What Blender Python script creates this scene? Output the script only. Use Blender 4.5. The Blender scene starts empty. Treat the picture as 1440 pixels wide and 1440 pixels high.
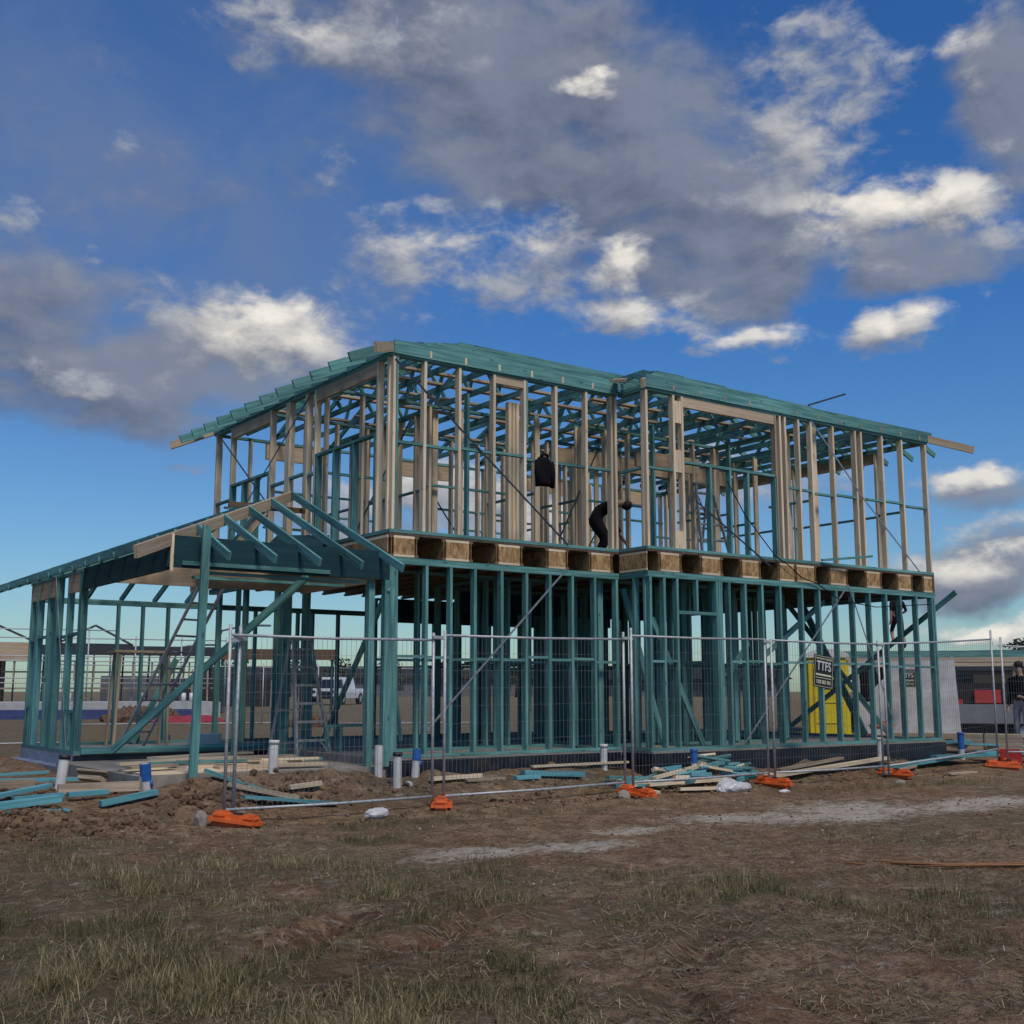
import bpy, bmesh, math, random
import numpy as np
from mathutils import Vector, Matrix
random.seed(7); np.random.seed(7)
R_ = random.Random(11)
S = bpy.context.scene
COL = S.collection

# ------------------------------------------------------------------ camera
CAM = Vector((-7.9213, -13.977, 0.8865)); YAW = 0.6206; PITCH = 0.1519
fw = Vector((math.sin(YAW)*math.cos(PITCH), math.cos(YAW)*math.cos(PITCH), math.sin(PITCH)))
rt = Vector((math.cos(YAW), -math.sin(YAW), 0)); up = rt.cross(fw)
cd = bpy.data.cameras.new('camera'); co = bpy.data.objects.new('camera', cd); COL.objects.link(co)
cd.sensor_width = 36; cd.lens = 1650/1440*36; cd.clip_start = .1; cd.clip_end = 6000
m = Matrix((rt, up, -fw)).transposed().to_4x4(); m.translation = CAM; co.matrix_world = m
S.camera = co

# ------------------------------------------------------------------ view + sky + sun
S.view_settings.view_transform = 'Standard'; S.view_settings.look = 'None'
S.view_settings.gamma = 1; S.view_settings.exposure = 0.0
SUN_EL = math.radians(55); SUN_AZ = YAW + math.radians(155)
W = bpy.data.worlds.new('World'); S.world = W; W.use_nodes = True

class NT:
    """small helper for building node trees"""
    def __init__(s, nt): s.nt = nt
    def n(s, t, **k):
        o = s.nt.nodes.new(t)
        for a, b in k.items(): setattr(o, a, b)
        return o
    def l(s, a, b): s.nt.links.new(a, b)
    def put(s, sock, v):
        if hasattr(v, 'is_linked') or isinstance(v, bpy.types.NodeSocket): s.l(v, sock)
        else: sock.default_value = v
    def math(s, op, a, b=None, c=None, clamp=False):
        o = s.n('ShaderNodeMath', operation=op, use_clamp=clamp)
        s.put(o.inputs[0], a)
        if b is not None: s.put(o.inputs[1], b)
        if c is not None: s.put(o.inputs[2], c)
        return o.outputs[0]
    def vmath(s, op, a, b=None):
        o = s.n('ShaderNodeVectorMath', operation=op)
        s.put(o.inputs[0], a)
        if b is not None: s.put(o.inputs[1], b)
        return o.outputs['Value'] if op in ('LENGTH', 'DOT_PRODUCT', 'DISTANCE') else o.outputs[0]
    def noise(s, vec, scale, detail=4, rough=.5, dist=0, out='Fac'):
        o = s.n('ShaderNodeTexNoise'); o.inputs['Scale'].default_value = scale
        o.inputs['Detail'].default_value = detail; o.inputs['Roughness'].default_value = rough
        o.inputs['Distortion'].default_value = dist
        if vec is not None: s.l(vec, o.inputs['Vector'])
        return o.outputs[out]
    def mapr(s, v, a, b, c=0., d=1., kind='SMOOTHSTEP'):
        o = s.n('ShaderNodeMapRange', interpolation_type=kind)
        s.put(o.inputs['Value'], v)
        for nm, x in (('From Min', a), ('From Max', b), ('To Min', c), ('To Max', d)): o.inputs[nm].default_value = x
        return o.outputs[0]
    def mix(s, f, a, b, blend='MIX'):
        o = s.n('ShaderNodeMix', data_type='RGBA', blend_type=blend)
        s.put(o.inputs[0], f)
        for i, x in ((6, a), (7, b)):
            if isinstance(x, (tuple, list)): x = (*x[:3], 1)
            s.put(o.inputs[i], x)
        return o.outputs[2]
    def ramp(s, f, stops):
        o = s.n('ShaderNodeValToRGB'); e = o.color_ramp.elements
        while len(e) < len(stops): e.new(.5)
        for q, (p, c) in zip(e, stops): q.position = p; q.color = (*c, 1)
        s.l(f, o.inputs[0]); return o.outputs[0]

CLOUD_GREY = [(0.568,0.542,0.195,0.056,.95),(0.659,0.473,0.180,0.079,1.0),(0.766,0.409,0.130,0.070,1.0),(0.802,0.355,0.102,0.040,1.1),(1.052,0.456,0.047,0.064,1.2),(0.322,0.407,0.203,0.115,0.3),(0.215,0.308,0.10,0.045,0.85),(0.306,0.266,0.135,0.042,1.0),(0.247,0.227,0.130,0.028,0.75),(0.388,0.254,0.066,0.035,0.9),(0.973,0.346,0.076,0.022,1.0),(1.014,0.107,0.056,0.034,0.9),(1.007,0.085,0.056,0.025,0.95),(1.011,0.158,0.041,0.020,0.8),(0.449,0.424,0.076,0.049,0.35),(0.608,0.170,0.159,0.024,0.75),(0.474,0.150,0.073,0.024,0.7),(0.947,0.282,0.028,0.017,0.7),(0.350,0.184,0.023,0.009,0.5),(1.6,.5,.3,.2,1.),(-.5,.4,.4,.15,.9),(2.4,.5,.4,.2,1.),(3.0,.3,.3,.1,.9),(-1.6,.5,.4,.2,1.)]
CLOUD_WHITE = [(0.410,0.292,0.060,0.036,1.25),(0.350,0.296,0.05,0.03,0.8),(0.201,0.369,0.021,0.011,0.6),(0.277,0.439,0.015,0.011,0.55),(0.692,0.497,0.025,0.009,0.95),(0.46,0.54,0.11,0.028,0.8),(0.894,0.500,0.060,0.045,0.85),(0.898,0.474,0.036,0.031,0.8),(0.947,0.499,0.046,0.011,0.6),(0.872,0.435,0.045,0.045,0.85),(0.883,0.394,0.064,0.014,0.85),(0.935,0.380,0.052,0.025,1.2),(0.992,0.385,0.042,0.030,1.25),(1.034,0.357,0.024,0.012,0.8),(1.025,0.496,0.025,0.029,0.8),(1.033,0.423,0.027,0.015,0.5),(0.575,0.355,0.095,0.040,0.8),(0.532,0.342,0.044,0.023,0.55),(0.627,0.344,0.044,0.032,0.7),(0.652,0.384,0.038,0.020,0.7),(0.712,0.358,0.027,0.02,1.15),(0.727,0.322,0.06,0.020,1.0),(0.758,0.311,0.037,0.011,0.8),(0.825,0.299,0.045,0.012,0.85),(0.794,0.286,0.021,0.006,0.6),(0.945,0.293,0.034,0.021,1.15),(1.002,0.172,0.031,0.014,1.0),(1.010,0.130,0.046,0.012,0.95),(1.003,0.102,0.056,0.018,0.95),(1.010,0.046,0.051,0.011,1.0),(0.268,0.354,0.011,0.009,0.55),(0.246,0.255,0.033,0.010,0.6),(0.474,0.165,0.05,0.024,0.95),(0.571,0.170,0.07,0.024,0.95),(0.663,0.149,0.06,0.026,0.95),(0.85,.165,.06,.02,.8),(0.78,.19,.05,.015,.7),(0.519,0.394,0.038,0.011,0.5),(0.550,0.406,0.025,0.008,0.6),(0.455,0.427,0.022,0.012,0.5),(0.801,0.327,0.030,0.012,0.5),(1.021,0.316,0.013,0.008,0.5)]

CLOUD_BRIGHT = [(0.413,0.301,0.058,0.029,1.0),(0.935,0.386,0.062,0.024,1),(0.992,0.385,0.046,0.024,1),(0.692,0.497,0.035,0.015,0.9),(0.712,0.361,0.028,0.020,0.95),(0.945,0.298,0.036,0.017,0.9),(0.733,0.321,0.049,0.015,0.6),(0.831,0.301,0.047,0.011,0.6),(1.009,0.113,0.056,0.020,0.8),(1.010,0.048,0.056,0.017,0.9),(1.002,0.175,0.037,0.017,0.7),(0.570,0.375,0.057,0.020,0.45),(0.652,0.384,0.038,0.017,0.45),(0.879,0.449,0.042,0.026,0.35),(1.022,0.492,0.027,0.029,0.5),(0.433,0.545,0.051,0.015,0.4),(0.571,0.170,0.074,0.024,0.5),(0.663,0.149,0.049,0.024,0.5),]
def cloud_group():
    g = bpy.data.node_groups.new('cloud_density', 'ShaderNodeTree')
    g.interface.new_socket('P', in_out='INPUT', socket_type='NodeSocketVector')
    g.interface.new_socket('Grey', in_out='OUTPUT', socket_type='NodeSocketFloat')
    g.interface.new_socket('White', in_out='OUTPUT', socket_type='NodeSocketFloat')
    g.interface.new_socket('Bright', in_out='OUTPUT', socket_type='NodeSocketFloat')
    k = NT(g); gi = k.n('NodeGroupInput'); go = k.n('NodeGroupOutput')
    P = gi.outputs[0]
    sc = k.n('ShaderNodeMapping'); sc.inputs['Scale'].default_value = (1, 1.7, 1); k.l(P, sc.inputs[0])
    Q = sc.outputs[0]
    wn = k.noise(Q, 9, 5, .55, out='Color')
    wv = k.vmath('SUBTRACT', wn, (.5, .5, .5))
    ws = k.n('ShaderNodeVectorMath', operation='SCALE'); k.l(wv, ws.inputs[0]); ws.inputs['Scale'].default_value = .075
    P2 = k.vmath('ADD', P, ws.outputs[0])  # ragged edges
    def mask(blobs, lo, hi):
        acc = None
        for a, e, ra, re, w in blobs:
            d = k.vmath('SUBTRACT', P2, (a, e, 0)); d = k.vmath('MULTIPLY', d, (1/ra, 1/re, 0))
            v = k.mapr(k.vmath('LENGTH', d), hi, lo, 0, w)
            acc = v if acc is None else k.math('MAXIMUM', acc, v)
        return acc
    n1 = k.noise(Q, 11, 10, .58, .2); n2 = k.noise(Q, 24, 10, .62, .3)
    A = k.math('MULTIPLY_ADD', k.math('SUBTRACT', n1, .5), 1.7, mask(CLOUD_GREY, .25, 1.7))
    n3 = k.math('ADD', k.math('MULTIPLY', n1, .5), k.math('MULTIPLY', n2, .5))
    B = k.math('MULTIPLY_ADD', k.math('SUBTRACT', n3, .5), 3.2, mask(CLOUD_WHITE, .1, 2.1))
    k.l(A, go.inputs[0]); k.l(B, go.inputs[1]); k.l(mask(CLOUD_BRIGHT, .3, 1.5), go.inputs[2])
    return g

k = NT(W.node_tree)
bg = W.node_tree.nodes['Background']
sky = k.n('ShaderNodeTexSky', sky_type='NISHITA', sun_disc=False)
sky.sun_elevation = SUN_EL; sky.sun_rotation = SUN_AZ; sky.air_density = 1.0; sky.dust_density = .6; sky.ozone_density = 3.0
tc = k.n('ShaderNodeTexCoord'); sx = k.n('ShaderNodeSeparateXYZ'); k.l(tc.outputs['Generated'], sx.inputs[0])
az = k.math('ARCTAN2', sx.outputs[0], sx.outputs[1]); el = k.math('ARCSINE', sx.outputs[2])
cx = k.n('ShaderNodeCombineXYZ'); k.l(az, cx.inputs[0]); k.l(el, cx.inputs[1]); P = cx.outputs[0]
grp = cloud_group()
g1 = k.n('ShaderNodeGroup', node_tree=grp); g2 = k.n('ShaderNodeGroup', node_tree=grp)
k.l(P, g1.inputs[0]); k.l(k.vmath('ADD', P, (.008, .014, 0)), g2.inputs[0])
litA = k.math('MULTIPLY_ADD', k.math('SUBTRACT', g1.outputs[0], g2.outputs[0]), 1.1, .30, clamp=True)
litB = k.math('MULTIPLY_ADD', k.math('SUBTRACT', g1.outputs[1], g2.outputs[1]), .75, .48, clamp=True)
SKY_TINT = [(0.0, (.70, .86, .84)), (.12, (.55, .80, .98)), (.35, (.32, .70, 1.12)), (1, (.26, .62, 1.08))]
tint = k.ramp(k.mapr(el, 0, .9, 0, 1, 'LINEAR'), SKY_TINT)
base = k.mix(1.0, sky.outputs[0], tint, 'MULTIPLY')
aA = k.mapr(g1.outputs[0], .22, .95, 0, .93); aB = k.mapr(g1.outputs[1], .30, 1.05, 0, .97)
cA = k.mix(litA, (1.15, 1.38, 2.1), (2.9, 3.1, 3.7))
cB = k.mix(litB, (1.8, 2.0, 2.6), k.mix(g1.outputs[2], (4.3, 4.5, 5.0), (9.2, 8.7, 7.8)))
vd = k.vmath('LENGTH', k.vmath('MULTIPLY', k.vmath('SUBTRACT', P, (.31, .40, 0)), (1/.36, 1/.24, 0)))
veil = k.math('MULTIPLY', k.mapr(vd, 1.15, .1, 0, .85), k.mapr(k.noise(P, 7, 6, .6, .5), .25, .7, .35, 1))
base = k.mix(veil, base, (1.35, 2.0, 3.6))
nA = k.noise(P, 6, 7, .6, .3); cA = k.mix(k.mapr(nA, .38, .66), cA, (2.15, 2.45, 3.2))
c = k.mix(aA, base, cA); c = k.mix(aB, c, cB)
k.l(c, bg.inputs['Color']); bg.inputs['Strength'].default_value = .1

sd = bpy.data.lights.new('sun', 'SUN'); so = bpy.data.objects.new('sun', sd); COL.objects.link(so)
sd.energy = 2.5; sd.angle = math.radians(16); sd.color = (1, .90, .76)
sv = Vector((math.sin(SUN_AZ)*math.cos(SUN_EL), math.cos(SUN_AZ)*math.cos(SUN_EL), math.sin(SUN_EL)))
so.rotation_euler = sv.to_track_quat('Z', 'Y').to_euler(); so.location = (0, -20, 30)

# ------------------------------------------------------------------ helpers
def tag(o, label=None, cat=None, group=None, kind=None):
    if label: o['label'] = label
    if cat: o['category'] = cat
    if group: o['group'] = group
    if kind: o['kind'] = kind
    return o
def thing(name, label, cat, loc=(0, 0, 0), rz=0, group=None):
    o = bpy.data.objects.new(name, None); COL.objects.link(o)
    o.location = loc; o.rotation_euler = (0, 0, rz); o.empty_display_size = .2
    return tag(o, label, cat, group)
def copy_tree(o, parent=None):
    c = o.copy(); COL.objects.link(c); c.parent = parent
    for ch in list(o.children): copy_tree(ch, c)
    return c

class MB:
    """collects bars, boxes, tubes and sheets; build() links them as one mesh object"""
    def __init__(s): s.V = []; s.F = []; s.U = []; s.M = []; s.sm = []
    def face(s, vs, uvs, mi=0, smooth=False):
        s.F.append(vs); s.U.extend(uvs); s.M.append(mi); s.sm.append(smooth)
    def hexa(s, c8, L, w, h, mi=0):
        """c8: 4 corners at start then 4 at end; the beam runs along start->end"""
        b = len(s.V); s.V.extend([tuple(p) for p in c8])
        o = R_.uniform(0, 400); q = R_.uniform(0, 90)
        ac = [0, w, w+h, 2*w+h, 2*w+2*h]
        for i in range(4):
            j = (i+1) % 4
            s.face((b+i, b+j, b+4+j, b+4+i), [(q, o+ac[i]), (q, o+ac[i+1]), (q+L, o+ac[i+1]), (q+L, o+ac[i])], mi)
        s.face((b+3, b+2, b+1, b), [(q, o), (q, o+w), (q+h, o+w), (q+h, o)], mi)
        s.face((b+4, b+5, b+6, b+7), [(q, o), (q, o+w), (q+h, o+w), (q+h, o)], mi)
    def beam(s, p0, p1, w, h, up=(0, 0, 1), mi=0):
        """w across (horizontal side), h along the up direction"""
        p0 = Vector(p0); p1 = Vector(p1); d = (p1-p0); L = d.length; d.normalize()
        u = Vector(up); x = d.cross(u)
        if x.length < 1e-4: x = d.cross(Vector((0, 1, 0)))
        x.normalize(); u = x.cross(d)
        a = x*w/2; b = u*h/2
        s.hexa([p0-a-b, p0+a-b, p0+a+b, p0-a+b, p1-a-b, p1+a-b, p1+a+b, p1-a+b], L, w, h, mi)
    def box(s, x0, x1, y0, y1, z0, z1, mi=0):
        d = (x1-x0, y1-y0, z1-z0); k_ = max(range(3), key=lambda i: d[i])
        cxx, cy, cz = (x0+x1)/2, (y0+y1)/2, (z0+z1)/2
        if k_ == 0: s.beam((x0, cy, cz), (x1, cy, cz), d[1], d[2], mi=mi)
        elif k_ == 1: s.beam((cxx, y0, cz), (cxx, y1, cz), d[0], d[2], mi=mi)
        else: s.beam((cxx, cy, z0), (cxx, cy, z1), d[0], d[1], up=(0, 1, 0), mi=mi)
    def tube(s, pts, r, n=8, mi=0, caps=True):
        pts = [Vector(p) for p in pts]; rr = r if isinstance(r, (list, tuple)) else [r]*len(pts)
        rings = []; prev = None; q = R_.uniform(0, 50)
        for i, p in enumerate(pts):
            d = (pts[min(i+1, len(pts)-1)]-pts[max(i-1, 0)]).normalized()
            a = d.cross(Vector((0, 0, 1)))
            if a.length < 1e-3: a = d.cross(Vector((0, 1, 0)))
            a.normalize()
            if prev is not None and a.dot(prev) < 0: a = -a
            prev = a; b = d.cross(a); base = len(s.V)
            for j in range(n):
                t = 2*math.pi*j/n; s.V.append(tuple(p+(a*math.cos(t)+b*math.sin(t))*rr[i]))
            rings.append(base)
        for i in range(len(pts)-1):
            for j in range(n):
                k2 = (j+1) % n
                s.face((rings[i]+j, rings[i]+k2, rings[i+1]+k2, rings[i+1]+j), [(q+i, j/n), (q+i, (j+1)/n), (q+i+1, (j+1)/n), (q+i+1, j/n)], mi, n > 5)
        if caps:
            s.face(tuple(rings[0]+j for j in reversed(range(n))), [(q, 0)]*n, mi)
            s.face(tuple(rings[-1]+j for j in range(n)), [(q, 0)]*n, mi)
    def lump(s, c, r, sub=1, jit=.25, mi=0, smooth=False):
        bm = bmesh.new(); bmesh.ops.create_icosphere(bm, subdivisions=sub, radius=1)
        rx, ry, rz = r if isinstance(r, (tuple, list)) else (r, r, r); b = len(s.V); ph = [R_.uniform(0, 6.28) for _ in range(3)]
        for v in bm.verts:
            f = 1+jit*(math.sin(3*v.co.x+ph[0])+math.sin(4*v.co.y+ph[1])+math.sin(3.5*v.co.z+ph[2]))/3+R_.uniform(-jit, jit)*.4
            s.V.append((c[0]+v.co.x*rx*f, c[1]+v.co.y*ry*f, c[2]+v.co.z*rz*f))
        for f in bm.faces: s.face(tuple(b+v.index for v in f.verts), [(v.co.x, v.co.y) for v in f.verts], mi, smooth)
        bm.free()
    def rbox(s, c, size, bev=.02, rz=0, mi=0, seg=2, taper=0):
        """a box with rounded edges"""
        bm = bmesh.new(); bmesh.ops.create_cube(bm, size=1)
        for v in bm.verts:
            t = 1-taper if v.co.z > 0 else 1
            v.co = Vector((v.co.x*size[0]*t, v.co.y*size[1]*t, v.co.z*size[2]))
        bmesh.ops.bevel(bm, geom=bm.edges[:], offset=bev, segments=seg, affect='EDGES')
        M_ = Matrix.Rotation(rz, 3, 'Z'); b = len(s.V)
        bm.verts.ensure_lookup_table()
        for i, v in enumerate(bm.verts): v.index = i; s.V.append(tuple(Vector(c)+M_@v.co))
        for f in bm.faces: s.face(tuple(b+v.index for v in f.verts), [(v.co.x+v.co.z, v.co.y) for v in f.verts], mi, False)
        bm.free()
    def prism(s, poly, y0, y1, axis='y', mi=0):
        """poly of (a, z) extruded along y (a is x) or along x (a is y)"""
        n = len(poly); b = len(s.V)
        for yy in (y0, y1):
            for a, z in poly: s.V.append((a, yy, z) if axis == 'y' else (yy, a, z))
        for i in range(n):
            j = (i+1) % n; s.face((b+i, b+j, b+n+j, b+n+i), [(0, i*.3), (0, i*.3+.3), (y1-y0, i*.3+.3), (y1-y0, i*.3)], mi)
        s.face(tuple(b+i for i in reversed(range(n))), [poly[i] for i in reversed(range(n))], mi)
        s.face(tuple(b+n+i for i in range(n)), [poly[i] for i in range(n)], mi)
    def build(s, name, mats, parent=None, recalc=True):
        me = bpy.data.meshes.new(name); me.from_pydata(s.V, [], s.F)
        for mt in (mats if isinstance(mats, (list, tuple)) else [mats]): me.materials.append(mt)
        uv = me.uv_layers.new(name='UVMap'); uv.data.foreach_set('uv', np.array(s.U, dtype=np.float32).ravel())
        me.polygons.foreach_set('material_index', s.M); me.polygons.foreach_set('use_smooth', s.sm)
        if recalc and len(s.F) < 60000:
            bm = bmesh.new(); bm.from_mesh(me); bmesh.ops.recalc_face_normals(bm, faces=bm.faces); bm.to_mesh(me); bm.free()
        me.update()
        o = bpy.data.objects.new(name, me); COL.objects.link(o)
        if parent is not None: o.parent = parent
        return o

# ------------------------------------------------------------------ materials
def newmat(name):
    m_ = bpy.data.materials.new(name); m_.use_nodes = True
    return m_, NT(m_.node_tree), m_.node_tree.nodes['Principled BSDF']
def wood(name, dark, light, rough=.75, var=.35, knots=.5, grain=26):
    m_, k, b = newmat(name)
    uv = k.n('ShaderNodeUVMap', uv_map='UVMap').outputs[0]
    mp = k.n('ShaderNodeMapping'); mp.inputs['Scale'].default_value = (1.4, grain, 1); k.l(uv, mp.inputs[0])
    g = k.noise(mp.outputs[0], 1, 5, .6, .6)
    mp2 = k.n('ShaderNodeMapping'); mp2.inputs['Scale'].default_value = (.35, .6, 1); k.l(uv, mp2.inputs[0])
    t = k.noise(mp2.outputs[0], 1, 2, .5)
    c = k.mix(k.mapr(g, .3, .72), dark, light)
    f = k.mapr(t, .3, .7, 1-var, 1+var*.6, 'LINEAR')
    cc = k.n('ShaderNodeCombineColor'); [k.l(f, cc.inputs[i]) for i in range(3)]
    c = k.mix(1, c, cc.outputs[0], 'MULTIPLY')
    mp3 = k.n('ShaderNodeMapping'); mp3.inputs['Scale'].default_value = (3.2, 9, 1); k.l(uv, mp3.inputs[0])
    vo = k.n('ShaderNodeTexVoronoi'); k.l(mp3.outputs[0], vo.inputs[0]); vo.inputs['Scale'].default_value = 1
    kn = k.mapr(vo.outputs['Distance'], .06, .17, knots, 0)
    c = k.mix(kn, c, tuple(x*.38 for x in dark))
    k.l(c, b.inputs['Base Color']); b.inputs['Roughness'].default_value = rough
    b.inputs['Specular IOR Level'].default_value = .25
    bp = k.n('ShaderNodeBump'); bp.inputs['Strength'].default_value = .25; bp.inputs['Distance'].default_value = .004
    k.l(g, bp.inputs['Height']); k.l(bp.outputs[0], b.inputs['Normal'])
    return m_
def plain(name, col, rough=.6, metal=0, var=.2, scale=8, bump=.15, dirt=None, spec=.4, trans=0):
    m_, k, b = newmat(name)
    tcn = k.n('ShaderNodeTexCoord').outputs['Object']
    n = k.noise(tcn, scale, 6, .6)
    c = k.mix(k.mapr(n, .3, .7), tuple(x*(1-var) for x in col), tuple(min(1, x*(1+var*.5)) for x in col))
    if dirt:
        n2 = k.noise(tcn, scale*.5, 8, .65); c = k.mix(k.mapr(n2, .5, .72, 0, .8), c, dirt)
    k.l(c, b.inputs['Base Color']); b.inputs['Metallic'].default_value = metal
    k.l(k.mapr(n, .2, .8, max(.05, rough-.12), min(1, rough+.12)), b.inputs['Roughness'])
    b.inputs['Specular IOR Level'].default_value = spec
    if bump:
        bp = k.n('ShaderNodeBump'); bp.inputs['Strength'].default_value = bump; bp.inputs['Distance'].default_value = .01
        k.l(n, bp.inputs['Height']); k.l(bp.outputs[0], b.inputs['Normal'])
    return m_
def osb_mat(name, dark, light):
    m_, k, b = newmat(name)
    tcn = k.n('ShaderNodeTexCoord').outputs['Object']
    mp = k.n('ShaderNodeMapping'); mp.inputs['Scale'].default_value = (34, 34, 12); mp.inputs['Rotation'].default_value = (.4, .5, .3); k.l(tcn, mp.inputs[0])
    vo = k.n('ShaderNodeTexVoronoi', feature='F1'); k.l(mp.outputs[0], vo.inputs[0]); vo.inputs['Scale'].default_value = 1
    c = k.mix(vo.outputs['Color'], dark, light)
    sep = k.n('ShaderNodeSeparateColor'); k.l(vo.outputs['Color'], sep.inputs[0])
    c = k.mix(sep.outputs[0], dark, light)
    n = k.noise(tcn, 5, 4, .6); c = k.mix(k.mapr(n, .45, .75, 0, .55), c, tuple(x*.45 for x in dark))
    k.l(c, b.inputs['Base Color']); b.inputs['Roughness'].default_value = .8
    return m_

TEAL = wood('treated_pine', (.065, .19, .185), (.165, .37, .345), var=.42, knots=.8)
TEAL_SHADE = wood('shaded_treated_beam', (.008, .040, .052), (.015, .058, .070), var=.25, knots=.2)  # teal timber darkened: the porch beams' shade is put into the colour
CREAM = wood('untreated_pine', (.57, .44, .295), (.80, .655, .465), var=.24, knots=.55)
LVL = wood('laminated_pine', (.40, .30, .20), (.54, .43, .30), var=.18, knots=.12)
OLDW = wood('weathered_board', (.28, .21, .15), (.48, .39, .28), var=.35, knots=.3)
FLANGE_SHADE = wood('shaded_joist_flange', (.13, .085, .05), (.20, .14, .085), var=.2, knots=.1)  # pine flange browned darker, underfloor shade put into its colour
BLUEW = wood('blue_treated_board', (.085, .27, .31), (.15, .40, .44), var=.4, knots=.45)
BROWNW = wood('brown_beam', (.10, .062, .032), (.16, .10, .055), var=.2)
OSB = osb_mat('strand_board', (.22, .12, .045), (.50, .32, .145))
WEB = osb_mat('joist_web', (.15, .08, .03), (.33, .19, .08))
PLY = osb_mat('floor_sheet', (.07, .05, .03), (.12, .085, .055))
GALV = plain('galvanised_steel', (.44, .445, .45), .5, .3, .25, 22, .05)
WIRE = plain('mesh_wire', (.26, .265, .27), .5, .6, .2, 20, 0)
STRAP = plain('brace_strap', (.06, .065, .075), .45, .6, .3, 10, 0)
STRAPL = plain('bright_brace_strap', (.34, .35, .36), .4, .7, .3, 10, 0)
ALU = plain('ladder_aluminium', (.40, .40, .40), .5, .5, .35, 14, .05, dirt=(.16, .13, .1))
CONC = plain('concrete', (.27, .245, .21), .9, 0, .25, 6, .4, dirt=(.15, .11, .075))
MEMB = plain('plastic_membrane', (.012, .016, .026), .35, 0, .4, 7, .5, dirt=(.05, .04, .03))
MEMW = plain('pale_membrane', (.25, .27, .36), .45, 0, .35, 5, .6, dirt=(.18, .14, .11))
PVC = plain('pvc_pipe', (.62, .61, .58), .4, 0, .12, 6, .05, dirt=(.30, .24, .19))
PVCB = plain('blue_tape', (.02, .11, .38), .45, 0, .3, 14, .1)
PVCD = plain('dark_cap', (.02, .02, .022), .5, 0, .2, 8, .1)
ORANGE = plain('orange_plastic', (.68, .12, .02), .55, 0, .25, 9, .25, dirt=(.24, .085, .04))
BLACKC = plain('black_cloth', (.008, .008, .010), .9, 0, .3, 12, .4, spec=.1)
YELLOW = plain('yellow_plastic', (.66, .52, .012), .5, 0, .12, 4, .1, dirt=(.36, .26, .03))
WHITEP = plain('white_plastic', (.62, .62, .61), .5, 0, .1, 5, .2, dirt=(.35, .31, .27))
SHEET = plain('grey_sheet', (.56, .545, .54), .7, 0, .2, 2.2, 1.0)
BAG = plain('film_bag', (.55, .54, .55), .35, 0, .25, 9, .7, dirt=(.25, .2, .17))
RED = plain('red_plastic', (.42, .035, .03), .5, 0, .2, 6, .1)
SKIN = plain('skin', (.34, .2, .14), .6, 0, .1, 8, 0)
DARKT = plain('dark_fabric', (.014, .013, .016), .9, 0, .3, 10, .2, spec=.1)
SHORTS = plain('work_shorts', (.02, .016, .014), .9, 0, .3, 10, .2, spec=.1)
GREYP = plain('pale_trousers', (.30, .29, .31), .9, 0, .2, 10, .2)
HAIR = plain('dark_hair', (.015, .011, .009), .8, 0, .3, 30, .2)
BOOT = plain('work_boot', (.05, .035, .025), .8, 0, .3, 10, .2)
CARW = plain('car_paint', (.68, .68, .69), .25, 0, .04, 3, 0, spec=.5)
GLASS = plain('dark_glass', (.02, .024, .03), .08, 0, .1, 3, 0, spec=.6)
TYRE = plain('tyre_rubber', (.02, .02, .02), .85, 0, .2, 9, .2)
ROOFD = plain('dark_roof', (.035, .037, .045), .7, 0, .2, 3, .2)
BRICKD = plain('grey_wall', (.13, .125, .13), .85, 0, .2, 2, .2)
SLABW = plain('slab_edge', (.40, .395, .39), .8, 0, .15, 4, .2)
FORMB = plain('blue_formwork', (.035, .05, .16), .6, 0, .2, 4, .1)
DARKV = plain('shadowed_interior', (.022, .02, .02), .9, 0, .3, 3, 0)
LAMPG = plain('lamp_post_grey', (.16, .17, .18), .5, .5, .2, 5, 0)
SIGNY = plain('sign_ink', (.60, .58, .42), .6, 0, .1, 5, 0)
SIGNW = plain('sign_white', (.60, .60, .62), .6, 0, .1, 5, 0)
SIGNB = plain('sign_black', (.015, .018, .014), .55, 0, .2, 5, 0)
CLOD = plain('soil_clod', (.17, .112, .076), .95, 0, .45, 9, .8, spec=.1)
CLODR = plain('red_clod', (.135, .082, .052), .95, 0, .45, 9, .8, spec=.1)
STONE = plain('pale_stone', (.30, .26, .22), .9, 0, .3, 9, .4)
RUST = plain('rusty_steel', (.30, .14, .06), .8, .2, .3, 20, .2)
NETR = plain('red_netting', (.33, .03, .05), .8, 0, .3, 9, .3)
LEAF = plain('far_foliage', (.035, .05, .022), .9, 0, .5, 2, .4)

# ------------------------------------------------------------------ ground
def hsh(ix, iy, s):
    n = (ix*374761393+iy*668265263+s*362437) & 0xffffffff
    n = ((n ^ (n >> 13))*1274126177) & 0xffffffff
    return ((n ^ (n >> 16)) & 0xffff)/65535.
def vnoise(x, y, s=0):
    ix = np.floor(x).astype(np.int64); iy = np.floor(y).astype(np.int64); fx = x-ix; fy = y-iy
    fx = fx*fx*(3-2*fx); fy = fy*fy*(3-2*fy)
    a = hsh(ix, iy, s); b = hsh(ix+1, iy, s); c_ = hsh(ix, iy+1, s); d = hsh(ix+1, iy+1, s)
    return a*(1-fx)*(1-fy)+b*fx*(1-fy)+c_*(1-fx)*fy+d*fx*fy
def fbm(x, y, o=4, s=0):
    t = 0; a = .5
    for i in range(o): t = t+a*vnoise(x*2**i, y*2**i, s+i*17); a *= .5
    return t
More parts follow.
